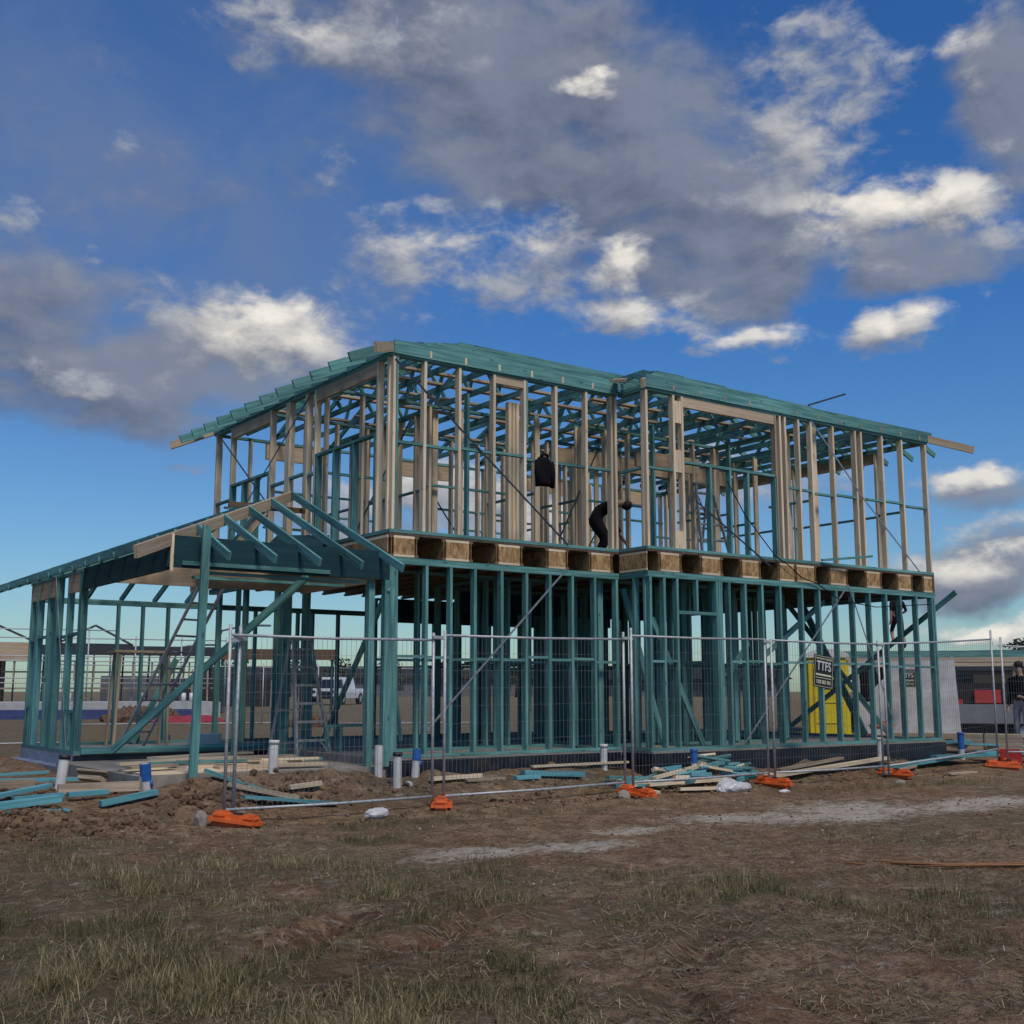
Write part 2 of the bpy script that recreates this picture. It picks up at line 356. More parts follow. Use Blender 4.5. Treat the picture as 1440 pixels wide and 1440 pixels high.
MOUNDS = [(-3.55,4.6,.4,1.5,.16),(-3.5,6.2,.4,.8,.12),(.6,-.22,.5,.16,.14),(1.7,-.2,.6,.15,.10),(2.7,-.24,.5,.17,.15),(3.5,-.22,.5,.14,.12),(5.2,-.9,.5,.16,.15),(6.3,-.86,.7,.15,.13),(7.4,-.9,.5,.15,.16),(8.4,-.86,.7,.14,.11),(9.6,-.9,.6,.15,.15),(10.7,-.88,.6,.15,.13),(-2.7,-.28,.55,.2,.15),(-1.9,-.24,.5,.18,.13),(-1.2,-.3,.6,.2,.16),(-.5,-.24,.4,.18,.10),(-4.79,-1.0,.5,.35,.13),(-4.2,-1.7,.9,.3,.10),(-2.89,-.95,.5,.35,.17),(-2.15,-.55,.6,.3,.12),(-1.04,-.55,.8,.28,.13),(1.21,-.85,1.1,.3,.10),(2.71,-1.2,1.0,.25,.07),(4.91,-.85,.8,.3,.10),(-4.9,.4,.6,.6,.07),(-3.9,2.4,.7,.9,.06),(7.5,-1.0,1.2,.3,.06),(3.0,-2.0,1.2,.3,.03)]
RUTS = [((-6.1,-8.75),(-5.3,-8.3),(-4.5,-7.75),(-3.2,-7.2)),((-5.9,-7.6),(-5.0,-7.25),(-4.2,-6.9),(-3.0,-6.3)),((-4.2,-10.2),(-3.6,-9.4),(-2.6,-8.6),(-1.4,-8.0))]
def seg_d(x, y, a, b):
    ax, ay = a; bx, by = b; t = np.clip(((x-ax)*(bx-ax)+(y-ay)*(by-ay))/((bx-ax)**2+(by-ay)**2), 0, 1)
    return np.hypot(x-ax-t*(bx-ax), y-ay-t*(by-ay))
def hz(x, y):
    x = np.asarray(x, float); y = np.asarray(y, float)
    z = np.interp(y, [-15,-4,-1.6,-.8,-.15,2,9,18,35,60,400,2000], [-.68,-.60,-.55,-.43,-.29,-.30,-.35,-.33,-.02,.1,.5,.8])
    near = np.clip(1.6-np.hypot(x-CAM.x, y-CAM.y)/30, 0, 1)
    for mx, my, sx_, sy_, h in MOUNDS:
        g = np.exp(-((x-mx)/sx_)**2-((y-my)/sy_)**2); z = z+h*g*(.55+.9*fbm(x*5, y*5, 3, 5))
    for r in RUTS:
        d = np.minimum.reduce([seg_d(x, y, r[i], r[i+1]) for i in range(len(r)-1)])
        d = d+.30*(fbm(x*3, y*3, 4, 9)-.45)
        br = np.clip(fbm(x*1.3, y*1.3, 3, 41)*2.6-.7, 0, 1); z = z-br*.11*np.exp(-(d/.13)**2)+br*.035*np.exp(-((d-.24)/.12)**2)*(.4+1.2*fbm(x*7, y*7, 3, 43))
    lim = np.where(y > -.3, .35, 1.)
    z = z+near*lim*(.10*(fbm(x*.6, y*.6, 3, 1)-.45)+.075*(fbm(x*2.6, y*2.6, 4, 2)-.45)+.05*(np.abs(fbm(x*9, y*9, 3, 3)-.45)))
    return z
def gz(x, y): return float(hz(np.array([x]), np.array([y]))[0])

def cover(x, y):
    n = fbm(x*.9+3, y*.9, 4, 31)
    lat = (x-CAM.x)*math.cos(YAW)-(y-CAM.y)*math.sin(YAW); dep_ = (x-CAM.x)*math.sin(YAW)+(y-CAM.y)*math.cos(YAW); u = lat/np.maximum(dep_, .5)
    bias = np.interp(u, [-.5, -.1, -.02, .08, .5], [.15, .14, .07, -.05, -.09])
    bias = bias+.13*np.exp(-((u-.06)/.08)**2-((dep_-5.9)/.9)**2)
    bias = bias+np.interp(dep_, [3, 5, 8, 10.2, 11.4, 13], [0, .02, .06, .05, -.12, -.3])
    rutd = np.minimum.reduce([seg_d(x, y, r[i], r[i+1]) for r in RUTS for i in range(len(r)-1)])
    return n+bias-.30*np.exp(-(rutd/.25)**2)
def ground():
    th = np.concatenate([np.radians(np.arange(-180, -31, 4.)), np.radians(np.arange(-30, 30.01, .14)), np.radians(np.arange(34, 181, 4.))])
    th = th[:-1] if abs(th[-1]-math.pi) < 1e-6 else th
    rr = [.6]
    while rr[-1] < 22: rr.append(rr[-1]*1.0085+.002)
    while rr[-1] < 3500: rr.append(rr[-1]*1.09)
    rr = np.array(rr); A, Rr = np.meshgrid(th+YAW, rr)
    X = CAM.x+Rr*np.sin(A); Y = CAM.y+Rr*np.cos(A); Z = hz(X, Y)
    # ground under the slab stays below it
    n, mth = X.shape
    co_ = np.stack([X.ravel(), Y.ravel(), Z.ravel()], 1)
    co_ = np.vstack([co_, [[CAM.x, CAM.y, gz(CAM.x, CAM.y)]]])
    i, j = np.meshgrid(np.arange(n-1), np.arange(mth), indexing='ij'); j2 = (j+1) % mth
    q = np.stack([i*mth+j, (i+1)*mth+j, (i+1)*mth+j2, i*mth+j2], -1).reshape(-1, 4)
    faces = q.tolist()+[[len(co_)-1, a, (a+1) % mth] for a in range(mth)]
    me = bpy.data.meshes.new('ground'); me.from_pydata(co_.tolist(), [], faces)
    me.polygons.foreach_set('use_smooth', [True]*len(me.polygons)); me.update()
    o = bpy.data.objects.new('ground', me); COL.objects.link(o); o['kind'] = 'structure'
    cv = np.clip((cover(co_[:, 0], co_[:, 1])-.47)*5, 0, 1); rd = np.minimum.reduce([seg_d(co_[:, 0], co_[:, 1], r[i], r[i+1]) for r in RUTS for i in range(3)])+.34*(fbm(co_[:, 0]*3, co_[:, 1]*3, 4, 9)-.45); me.attributes.new('rut_tone', 'FLOAT', 'POINT').data.foreach_set('value', np.exp(-(np.maximum(rd, 0)/.2)**2).astype(np.float32)); me.attributes.new('cover', 'FLOAT', 'POINT').data.foreach_set('value', cv.astype(np.float32))
    m_, k, b = newmat('bare_soil'); me.materials.append(m_)
    P = k.n('ShaderNodeTexCoord').outputs['Object']
    n1 = k.noise(P, .7, 6, .6, .3); n2 = k.noise(P, 3.2, 8, .68, .4); n3 = k.noise(P, 18, 8, .7); n4 = k.noise(P, 70, 5, .65)
    c = k.mix(k.mapr(n2, .36, .64), (.19, .115, .064), (.42, .275, .165))
    c = k.mix(k.mapr(n1, .44, .62, 0, .7), c, (.24, .125, .066))
    c = k.mix(k.mapr(n3, .46, .64, 0, .75), c, (.09, .055, .034))
    c = k.mix(k.mapr(n4, .56, .66, 0, .7), c, (.46, .34, .215))
    n6 = k.noise(P, 7, 9, .75, .6); c = k.mix(k.mapr(n6, .54, .64, 0, .7), c, (.46, .325, .20)); c = k.mix(k.mapr(n6, .44, .36, 0, .65), c, (.075, .050, .036))
    # dull green-grey weedy cover where grass has grown
    n5 = k.noise(P, .45, 5, .55); sx = k.n('ShaderNodeSeparateXYZ'); k.l(P, sx.inputs[0])
    far = k.mapr(sx.outputs[1], 7.5, 12, 0, .8)
    weed = k.math('MULTIPLY', k.mapr(n5, .47, .60, 0, .6), k.mapr(n3, .35, .55))
    dp = k.n('ShaderNodeAttribute', attribute_name='rut_tone').outputs['Fac']; c = k.mix(k.math('MULTIPLY', dp, k.mapr(n6, .4, .56, .95, .35)), c, (.085, .045, .027))  # darker red-brown following the ruts, broken up by noise
    ca = k.n('ShaderNodeAttribute', attribute_name='cover').outputs['Fac']
    c = k.mix(k.math('MULTIPLY', ca, k.mapr(n6, .38, .58, .25, .85)), c, (.105, .10, .052))
    c = k.mix(k.math('MAXIMUM', weed, far), c, (.15, .125, .07))
    # spilt pale grit, scraped into patches
    def patch(x, y, rx, ry):
        d = k.vmath('MULTIPLY', k.vmath('SUBTRACT', P, (x, y, 0)), (1/rx, 1/ry, 0)); return k.mapr(k.vmath('LENGTH', d), 1.25, .2)
    pt = None
    for q_ in ((2.6, -3.9, 1.3, .6), (4.6, -4.1, 1.6, 1.1), (6.4, -4.6, 1.8, .7), (-1.6, -4.6, 1.0, .5), (-.6, -4.85, .9, .4), (.6, -4.15, .7, .3), (3.6, -4.5, 1.5, .8)):
        v = patch(*q_); pt = v if pt is None else k.math('MAXIMUM', pt, v)
    mpg = k.n('ShaderNodeMapping'); mpg.inputs['Rotation'].default_value = (0, 0, .6); mpg.inputs['Scale'].default_value = (2.2, 5.5, 1); k.l(P, mpg.inputs[0])
    ng = k.math('ADD', k.math('MULTIPLY', k.noise(mpg.outputs[0], 2.2, 9, .7), .62), k.math('MULTIPLY', k.noise(P, 26, 8, .75), .38))
    pf = k.mapr(k.math('ADD', pt, k.math('MULTIPLY', k.math('SUBTRACT', ng, .5), 6.0)), .05, 1.35, 0, .92)
    c = k.mix(pf, c, (.66, .59, .48))
    k.l(c, b.inputs['Base Color']); b.inputs['Roughness'].default_value = .95; b.inputs['Specular IOR Level'].default_value = .12
    bp = k.n('ShaderNodeBump'); bp.inputs['Strength'].default_value = 1.0; bp.inputs['Distance'].default_value = .09
    k.l(k.math('ADD', k.math('MULTIPLY', n3, .6), k.math('MULTIPLY', n4, .4)), bp.inputs['Height']); k.l(bp.outputs[0], b.inputs['Normal'])
ground()

# ------------------------------------------------------------------ slab
SL = thing('concrete_slab', 'concrete house slab with dark plastic edging under the timber frame', 'slab')
XR = 11.40; YB = 6.6; XW = -3.08
b = MB(); b.prism([(0, -.6), (4.16, -.6), (XR, -.6), (XR, 0), (0, 0)], .002, YB); b.box(4.16, XR, -.70, 0, -.6, -.002); b.box(XW, -.002, 3.6, YB, -.6, 0); b.build('floor_slab', CONC, SL)
b = MB(); b.box(XW-.22, -.003, .0, 3.597, -.6, -.10); b.build('porch_slab', CONC, SL)
b = MB()
b.box(.0, 4.12, -.012, -.002, -.6, -.03); b.box(4.13, XR, -.714, -.704, -.6, -.03); b.box(4.13, 4.15, -.70, -.02, -.6, -.03); b.box(XW, -.01, 3.585, 3.596, -.098, -.02); b.build('plastic_membrane', MEMB, SL)
b = MB(); b.box(XW-.012, XW-.002, 3.6, YB, -.6, -.02); b.box(XW-.20, XW-.0125, 3.7, YB, -.62, -.17); b.build('plastic_membrane', MEMW, SL)
for i in range(26):   # creases and torn flaps of film along the edge
    pass

# ------------------------------------------------------------------ the house frame
H = thing('timber_house_frame', 'two storey house frame of teal and pale pine studs on its slab', 'house frame')
Z1, Z2, Z3 = 2.72, 3.06, 5.66
TW, TD = .044, .10
def pr(name): return part_empty(name)
def part_empty(name):
    o = bpy.data.objects.new(name, None); COL.objects.link(o); o.parent = H; o.empty_display_size = .1; return o
def stud(parent, x, y, z0, z1, along='x', mat=CREAM, w=TW, d=TD, name='stud', inset=True):
    b = MB(); j = R_.uniform(-.006, .006); t = R_.uniform(-.008, .008)
    if along == 'x': b.beam((x+j, y+d/2, z0), (x+j+t, y+d/2, z1), w, d, up=(0, 1, 0))
    else: b.beam((x+d/2, y+j, z0), (x+d/2, y+j+t, z1), d, w, up=(0, 1, 0))
    return b.build(name, mat, parent)
def plates(parent, p0, p1, z0, z1, mat, top=2, off=(0, TD/2)):
    """bottom plate and top plate(s) along a wall"""
    (x0, y0), (x1, y1) = p0, p1; ox, oy = off
    b = MB(); b.beam((x0+ox, y0+oy, z0+.0225), (x1+ox, y1+oy, z0+.0225), TD+.004, .045); b.build('bottom_plate', mat, parent)
    b = MB()
    for i in range(top): b.beam((x0+ox, y0+oy, z1-.0235-i*.046), (x1+ox, y1+oy, z1-.0235-i*.046), TD+.004, .044)
    b.build('top_plate', mat, parent)
def nog(parent, segs, z, along, c, mat=TEAL, d=.07):
    for a0, a1 in segs:
        b = MB(); dz = R_.uniform(-.03, .03)
        if along == 'x': b.box(a0, a1, c+.01, c+.01+d, z+dz-.019, z+dz+.019)
        else: b.box(c+.01, c+.01+d, a0, a1, z+dz-.019, z+dz+.019)
        b.build('nogging', mat, parent)
def bars(name, mat, parent, items, w_, h_, up=(0, 0, 1)):
    for p0, p1 in items:
        b = MB(); b.beam(p0, p1, w_, h_, up); b.build(name, mat, parent)
def gaps(xs, lo, hi): # bays between studs
    return [(a+TW/2, b_-TW/2) for a, b_ in zip(xs[:-1], xs[1:]) if a >= lo-.01 and b_ <= hi+.01 and b_-a > .15]

# upper storey, front left
w = part_empty('upper_wall_frame')
xs = [.055, .55, 1.14, 1.74, 2.32, 2.91, 3.50, 4.02]
plates(w, (0, 0), (4.14, 0), Z2, Z3, TEAL)
for x in xs: stud(w, x, 0, Z2+.045, Z3-.09)
stud(w, .10, .0, Z2+.045, Z3-.09, mat=TEAL, w=.03)
stud(w, 4.12, .0, Z2+.045, Z3-.09)
nog(w, gaps(xs, 0, 4.2), 4.37, 'x', 0)
b = MB(); b.box(1.76, 2.30, .012, .06, 5.44, Z3-.092); b.build('lintel', LVL, w)
b = MB(); b.box(2.335, 2.37, .0, .09, 4.6, 5.56); b.build('packing_stud', TEAL, w)
# upper storey, front right
w2 = part_empty('upper_wall_frame'); YF = -.65
xs2 = [4.20, 4.77, 4.955, 7.135, 7.255, 7.375, 7.74, 8.06, 8.65, 9.26, 9.42, 10.03, 10.61, 11.33]
plates(w2, (4.16, YF), (XR, YF), Z2, Z3, TEAL)
for x in xs2: stud(w2, x, YF, Z2+.045, Z3-.09, mat=CREAM if x != 7.135 else OLDW)
stud(w2, 4.165, YF+.1, Z2+.045, Z3-.09, along='y'); stud(w2, 4.25, YF+.1, Z2+.045, Z3-.09, mat=OLDW)
for z in (3.2, 4.5, 5.3): b = MB(); b.box(4.795, 4.93, YF+.005, YF+.085, z-.18, z+.18); b.build('blocking', CREAM, w2)
for x in (5.56, 6.01, 6.43): stud(w2, x, YF, Z2+.045, 4.48, mat=TEAL, name='cripple_stud')
stud(w2, 7.095, YF, Z2+.045, 4.5, mat=TEAL, name='cripple_stud')
b = MB(); b.box(4.98, 7.11, YF, YF+.09, 4.48, 4.525); b.build('window_sill_plate', TEAL, w2)
b = MB(); b.box(4.98, 7.11, YF+.005, YF+.07, 5.40, Z3-.093); b.build('lintel', LVL, w2)
nog(w2, [(4.22, 4.75)]+gaps(xs2, 7.37, 8.7)+gaps(xs2, 8.6, 9.3)+[(9.44, 10.01), (10.05, 10.59), (10.63, 11.31)], 4.33, 'x', YF)
# short return between the two fronts
w3 = part_empty('upper_wall_frame')
plates(w3, (4.16, YF+.095), (4.16, .0), Z2, Z3, TEAL, off=(TD/2, 0))
nog(w3, [(YF+.14, -.01)], 4.33, 'y', 4.16)
# upper storey, left side
w4 = part_empty('upper_wall_frame')
plates(w4, (0, .096), (0, YB), Z2, Z3, TEAL, off=(TD/2, 0))
ys = [.42, 2.40, 2.75, 3.42, 4.08, 5.79, 6.50]
for y in ys: stud(w4, 0, y, Z2+.045, Z3-.09, along='y')
for y in (.115, 3.37, 3.47, 2.70): stud(w4, 0, y, Z2+.045, Z3-.09, along='y')
for y0, y1 in ((.44, 2.38), (4.10, 5.77)):
    b = MB(); b.box(.004, .06, y0, y1, 5.38, Z3-.093); b.build('lintel', LVL, w4)
    b = MB(); b.box(0, .09, y0, y1, 4.50, 4.54); b.build('window_sill_plate', TEAL, w4)
    for t in (.02, .36, .68, .98): stud(w4, 0, y0+t*(y1-y0), Z2+.045, 4.50, along='y', mat=TEAL, name='cripple_stud')
nog(w4, [(2.77, 3.35), (3.49, 4.06), (5.81, 6.48), (2.42, 2.68)], 4.28, 'y', 0)
# upper storey, right side
w5 = part_empty('upper_wall_frame')
plates(w5, (XR-TD, YF+.095), (XR-TD, 7.0), Z2, Z3, TEAL, off=(TD/2, 0))
for y in (-.06, .5, 2.6, 3.2, 5.0, 6.8): stud(w5, XR-TD, y, Z2+.045, Z3-.09, along='y')
nog(w5, [(-.04, .48), (.52, 2.58), (2.62, 3.18), (3.22, 4.98)], 4.33, 'y', XR-TD)
b = MB(); b.box(XR-.07, XR-.02, .52, 4.98, 5.38, Z3-.093); b.build('lintel', LVL, w5)
# inner and rear upper partitions; their many studs are one part
w6 = part_empty('upper_partition_frame')
many = MB(); mteal = MB(); pl_ = MB()
def partition(x0, y0, x1, y1, z0, z1, sp, studs, pl, skip=(), nogs=True, nz=None):
    L = math.hypot(x1-x0, y1-y0); n = max(2, round(L/sp)); ax = abs(x1-x0) > abs(y1-y0)
    pts = [i/n for i in range(n+1)]
    for i, t in enumerate(pts):
        if any(a < t < b_ for a, b_ in skip): continue
        x = x0+(x1-x0)*t; y = y0+(y1-y0)*t
        if ax: studs.beam((x, y, z0+.045), (x, y, z1-.05), TW, TD, up=(0, 1, 0))
        else: studs.beam((x, y, z0+.045), (x, y, z1-.05), TD, TW, up=(0, 1, 0))
    pl.beam((x0, y0, z0+.0225), (x1, y1, z0+.0225), .086, .045)
    pl.beam((x0, y0, z1-.024), (x1, y1, z1-.024), .086, .046)
    if nogs:
        z = nz or (z0+z1)/2; ta, tb = 0.01, .99
        seg = sorted([(a, b_) for a, b_ in skip]); cur = ta
        for a, b_ in seg+[(tb, tb)]:
            if a > cur+.03: pl.beam((x0+(x1-x0)*cur, y0+(y1-y0)*cur, z), (x0+(x1-x0)*a, y0+(y1-y0)*a, z), .05, .038)
            cur = max(cur, b_)
for a in ((.15, 2.3, 3.9, 2.3, ((.3, .48),)), (2.2, 2.4, 2.2, 6.5, ()), (3.95, 1.9, 3.95, 3.4, ()), (5.0, 2.0, 8.3, 2.0, ((.45, .7),)), (5.3, 3.4, 10.2, 3.4, ((.2, .32), (.6, .75))),
          (8.4, -.4, 8.4, 3.2, ((.3, .6),)), (.2, 4.4, 5.0, 4.4, ((.5, .65),)), (6.6, 3.5, 6.6, 6.5, ()), (5.2, 5.0, 11.2, 5.0, ((.2, .3), (.55, .7))), (9.7, 2.2, 9.7, 3.3, ()), (5.0, 2.1, 5.0, 3.4, ()), (.1, YB-.05, 11.3, YB-.05, ((.08, .2), (.32, .45), (.6, .72), (.82, .95)))):
    partition(a[0], a[1], a[2], a[3], Z2, Z3-.05, .6, many, pl_, a[4], nz=4.25)
for x0, x1 in ((1.0, 2.3), (3.7, 5.1), (6.8, 8.2), (9.3, 10.8)): hb = MB(); hb.box(x0, x1, YB-.08, YB-.02, 5.25, 5.6); hb.build('lintel', LVL, w6); pl_.beam((x0, YB-.05, 3.95), (x1, YB-.05, 3.95), .08, .04)
for q_ in ((6.3, 7.9, 1.97, 2.03, 5.0, 5.3), (5.4, 10.1, 3.37, 3.43, 5.2, 5.5)): hb = MB(); hb.box(*q_); hb.build('lintel', LVL, w6)
for x, y in ((2.68, .95), (2.755, .95), (2.83, .95)): many.beam((x, y, Z2+.045), (x, y, Z3-.2), .06, .09, up=(0, 1, 0))
for x, y in ((2.05, 1.2), (3.3, 1.6), (5.9, 1.1), (1.2, 3.1), (7.9, 1.2)): bars('timber_prop', TEAL, w6, [((x, y, Z2), (x, y, Z3-.1))], .045, .09, (0, 1, 0))
tag(many.build('interior_studs', CREAM, w6), kind='stuff'); pl_.build('partition_plates', TEAL, w6)
bars('metal_brace', STRAP, w, [((.05, -.004, 5.52), (3.12, -.004, 3.10))], .004, .03)
bars('metal_brace', STRAPL, w2, [((8.05, YF-.004, 5.60), (9.45, YF-.004, 4.3)), ((9.45, YF-.004, 4.3), (10.95, YF-.004, 3.1))], .004, .03)
bars('metal_brace', STRAP, w4, [((-.004, 2.55, 5.55), (-.004, 5.7, 3.7)), ((-.006, 6.3, 5.5), (-.006, 4.0, 3.9))], .004, .03)
bars('metal_brace', STRAP, w6, [((.6, 2.26, 3.2), (1.7, 2.26, 5.4)), ((4.4, 2.0, 3.3), (5.4, 2.0, 5.2)), ((6.0, 3.36, 3.2), (7.3, 3.36, 5.2)), ((3.0, 4.36, 5.0), (4.3, 4.36, 3.3)), ((9.0, 3.3, 5.2), (10.1, 3.3, 3.2)), ((5.2, YF-.004, 3.9), (6.9, YF-.004, 2.95))], .004, .03)
bars('loose_batten', TEAL, w2, [((8.15, YF-.05, 3.13), (9.25, YF-.25, 3.25))], .05, .04)

# floor between the storeys: I-joists running back from the face, alternate bays closed by board
fl = part_empty('floor_frame')
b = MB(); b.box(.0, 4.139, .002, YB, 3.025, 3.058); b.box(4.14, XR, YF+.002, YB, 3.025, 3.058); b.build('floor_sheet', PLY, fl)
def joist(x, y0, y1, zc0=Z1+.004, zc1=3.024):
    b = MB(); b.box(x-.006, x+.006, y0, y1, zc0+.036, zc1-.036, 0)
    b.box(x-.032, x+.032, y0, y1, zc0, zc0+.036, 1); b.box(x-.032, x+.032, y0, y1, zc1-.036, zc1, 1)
    b.build('floor_joist', [WEB, FLANGE_SHADE], fl)
jf1 = [.04, .44, .89, 1.35, 1.80, 2.25, 2.72, 3.11, 3.55, 4.0]
jf2 = [4.40, 4.86, 5.29, 5.76, 6.20, 6.65, 7.10, 7.52, 8.03, 8.39, 8.87, 9.38, 9.82, 10.28, 10.72, 11.05, 11.365]
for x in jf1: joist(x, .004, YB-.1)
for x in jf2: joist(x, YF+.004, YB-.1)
def panel(x0, x1, y, cream=True):
    b = MB(); b.box(x0, x1, y, y+.018, Z1+.042, 2.986); b.box(x0, x1, y+.002, y+.02, Z1+.006, Z1+.041, 1); b.box(x0, x1, y+.002, y+.02, 2.987, 3.022, 1)
    b.build('blocking_panel', [OSB, CREAM], fl)
for i in (0, 2, 4, 6, 8): panel(jf1[i]+.035, jf1[i+1]-.035, .004)
for i in (0, 2, 4, 6, 7, 9, 11, 13, 15): panel(jf2[i]+.035, jf2[i+1]-.035, YF+.004)
b = MB(); b.box(4.142, 4.16, YF+.01, -.36, Z1+.042, 2.986); b.box(4.142, 4.16, -.355, -.004, Z1+.042, 2.986); b.box(4.143, 4.162, YF+.01, -.004, Z1+.006, Z1+.04, 1); b.box(4.143, 4.162, YF+.01, -.004, 2.988, 3.022, 1); b.build('return_panel', [OSB, CREAM], fl)
for y0 in np.arange(.03, 6.3, 1.25):
    b = MB(); b.box(-.016, .002, y0, y0+1.24, Z1+.042, 2.986); b.box(-.015, .001, y0, y0+1.24, Z1+.006, Z1+.041, 1); b.box(-.015, .001, y0, y0+1.24, 2.987, 3.022, 1); b.build('rim_panel', [OSB, CREAM], fl)
b = MB(); b.box(XR-.004, XR+.014, YF+.01, YB-.1, Z1+.01, 3.02); b.build('rim_panel', OSB, fl)
b = MB(); b.box(3.6, 9.3, YB-.3, YB-.25, 2.3, 2.7); b.build('bearer', TEAL_SHADE, fl)

# ground floor walls
g1_ = part_empty('ground_wall_frame')
xl = [.03, .13, .62, 1.02, 1.43, 1.89, 2.34, 2.77, 3.21, 3.65, 4.10]
plates(g1_, (0, 0), (4.14, 0), 0, Z1, TEAL)
for x in xl: stud(g1_, x, 0, .045, Z1-.09, mat=TEAL)
stud(g1_, .08, .0, .045, Z1-.09, mat=TEAL, w=.05, d=.1)
nog(g1_, gaps(xl, .1, 4.2), 1.36, 'x', 0)
g2_ = part_empty('ground_wall_frame')
x2 = [4.21, 4.50, 4.77, 5.63, 5.68, 5.92, 6.29, 6.69, 7.12, 7.67, 8.12, 8.57, 9.01, 9.47, 9.94, 10.35, 10.83, 11.30, 11.37]
plates(g2_, (4.16, YF), (XR, YF), 0, Z1, TEAL)
for x in x2: stud(g2_, x, YF, .045, Z1-.09, mat=TEAL)
stud(g2_, 4.17, YF+.1, .045, Z1-.09, along='y', mat=TEAL); stud(g2_, 5.73, YF, .045, Z1-.09, mat=TEAL)
nog(g2_, [(4.23, 4.48), (4.52, 4.75)]+gaps(x2, 5.9, 11.4), 1.36, 'x', YF)
b = MB(); b.box(4.79, 5.61, YF, YF+.09, 2.08, 2.13); b.box(5.18, 5.22, YF+.003, YF+.087, 2.13, Z1-.092); b.build('door_lintel', TEAL, g2_)
g3_ = part_empty('ground_wall_frame'); plates(g3_, (4.16, YF+.095), (4.16, 0), 0, Z1, TEAL, off=(TD/2, 0)); stud(g3_, 4.16, -.3, .045, Z1-.09, along='y', mat=TEAL)
b = MB(); b.beam((3.09, -.006, 2.73), (.62, -.006, .35), .004, .03); b.build('metal_brace', STRAPL, g1_)
bars('metal_brace', STRAPL, g2_, [((8.86, YF-.006, 2.73), (6.14, YF-.006, .05)), ((8.88, YF-.009, 2.73), (9.95, YF-.009, .4))], .004, .03)
# cellar of partitions behind the front walls
g4_ = part_empty('ground_partition_frame'); sm_ = MB(); sp_ = MB()
for a in ((.5, 1.5, 3.9, 1.5, ((.35, .55),)), (3.4, 3.55, 9.0, 3.55, ((.15, .26), (.5, .62))), (3.4, YB-.1, 9.3, YB-.1, ((.1, .2), (.35, .46), (.62, .72), (.82, .9))), (2.9, 1.6, 2.9, 3.4, ((.5, .7),)),
          (3.9, .2, 3.9, 3.4, ()), (5.75, -.4, 5.75, 3.5, ((.5, .7),)), (7.3, .6, 7.3, 6.4, ((.2, .35),)), (8.9, .9, 8.9, 6.4, ((.35, .5),)), (5.8, 2.0, 8.8, 2.0, ((.2, .4),)), (6.5, 3.7, 6.5, 6.4, ()), (3.6, 5.2, 9.2, 5.25, ((.3, .42), (.7, .8))), (9.0, 2.2, 10.2, 2.2, ()), (4.4, .9, 5.6, .9, ((.4, .8),)), (5.9, .75, 8.6, .75, ((.35, .6),)), (8.1, 2.1, 8.1, 3.4, ()), (4.6, 2.4, 5.7, 2.4, ()), (4.9, 3.7, 4.9, 5.0, ())):
    partition(a[0], a[1], a[2], a[3], 0, Z1, .45 if abs(a[2]-a[0]) > .1 else .7, sm_, sp_, a[4], nz=1.36)
tag(sm_.build('interior_studs', TEAL, g4_), kind='stuff'); sp_.build('partition_plates', TEAL, g4_)
for q_ in ((3.6, 9.3, YB-.14, YB-.06, 2.25, 2.64), (3.5, 9.0, 3.51, 3.59, 2.28, 2.64)): b = MB(); b.box(*q_); b.build('lintel', TEAL_SHADE, g4_)
bars('timber_brace', TEAL, g4_, (((4.3, .1, 2.5), (5.1, .1, .1)), ((4.35, -.5, 2.0), (5.4, -.5, .05)), ((5.9, -.45, 1.0), (6.9, -.1, 1.7)), ((7.4, .0, 1.5), (9.0, .0, 2.5)), ((.1, .25, 1.9), (.75, .9, .2))), .045, .09)
# right side: open, braced
g5_ = part_empty('ground_wall_frame')
plates(g5_, (XR-TD, YF+.095), (XR-TD, YB-.1), 0, Z1, TEAL, off=(TD/2, 0))
for y in (3.0, 3.6, 4.5, 6.2): stud(g5_, XR-TD, y, .045, Z1-.09, along='y', mat=TEAL)
bars('timber_brace', TEAL, g5_, [((11.47, 3.4, -.05), (11.47, -1.05, 2.72)), ((10.6, 2.3, 2.7), (11.25, .4, .05))], .045, .09); bars('timber_brace', TEAL, g5_, [((11.28, 2.5, 2.75), (11.28, 1.0, .05))], .045, .14)

# ------------------------------------------------------------------ upper roof: two hips of trusses, ribs and hip rafters
T = math.tan(math.radians(22.5)); ZR = Z3+.10
rf = part_empty('roof_frame')
def hip(p0, p1, mat=LVL, h=.14, w_=.045):
    b = MB(); b.beam(p0, p1, w_, h); return b.build('hip_rafter', mat, rf)
def hipseg(x, y, dx, dy, t0, tm, t1, zoff=0):
    q = lambda t: (x+dx*t, y+dy*t, ZR+T*t-.075+zoff)
    hip(q(t0), q(tm), LVL); hip(q(tm), q(t1), TEAL)
hipseg(0, 0, 1, 1, -.60, .25, 3.25); hip((-.62, YB+.62, ZR-.62*T-.075), (.1, YB-.1, ZR+.1*T-.085), LVL); hip((.1, YB-.1, ZR+.1*T-.14), (3.25, YB-3.25, ZR+3.25*T-.16), TEAL)
hipseg(4.16, YF, 1, 1, -.55, -.05, 3.6); hipseg(XR, YF, -1, 1, -.60, .9, 3.6); hipseg(XR, YB+.0, -1, -1, -.6, .2, 3.0)
def rib(p0, p1, h=.11, name='roof_rib'):
    b = MB(); b.beam(p0, p1, .038, h); b.build(name, TEAL, rf)
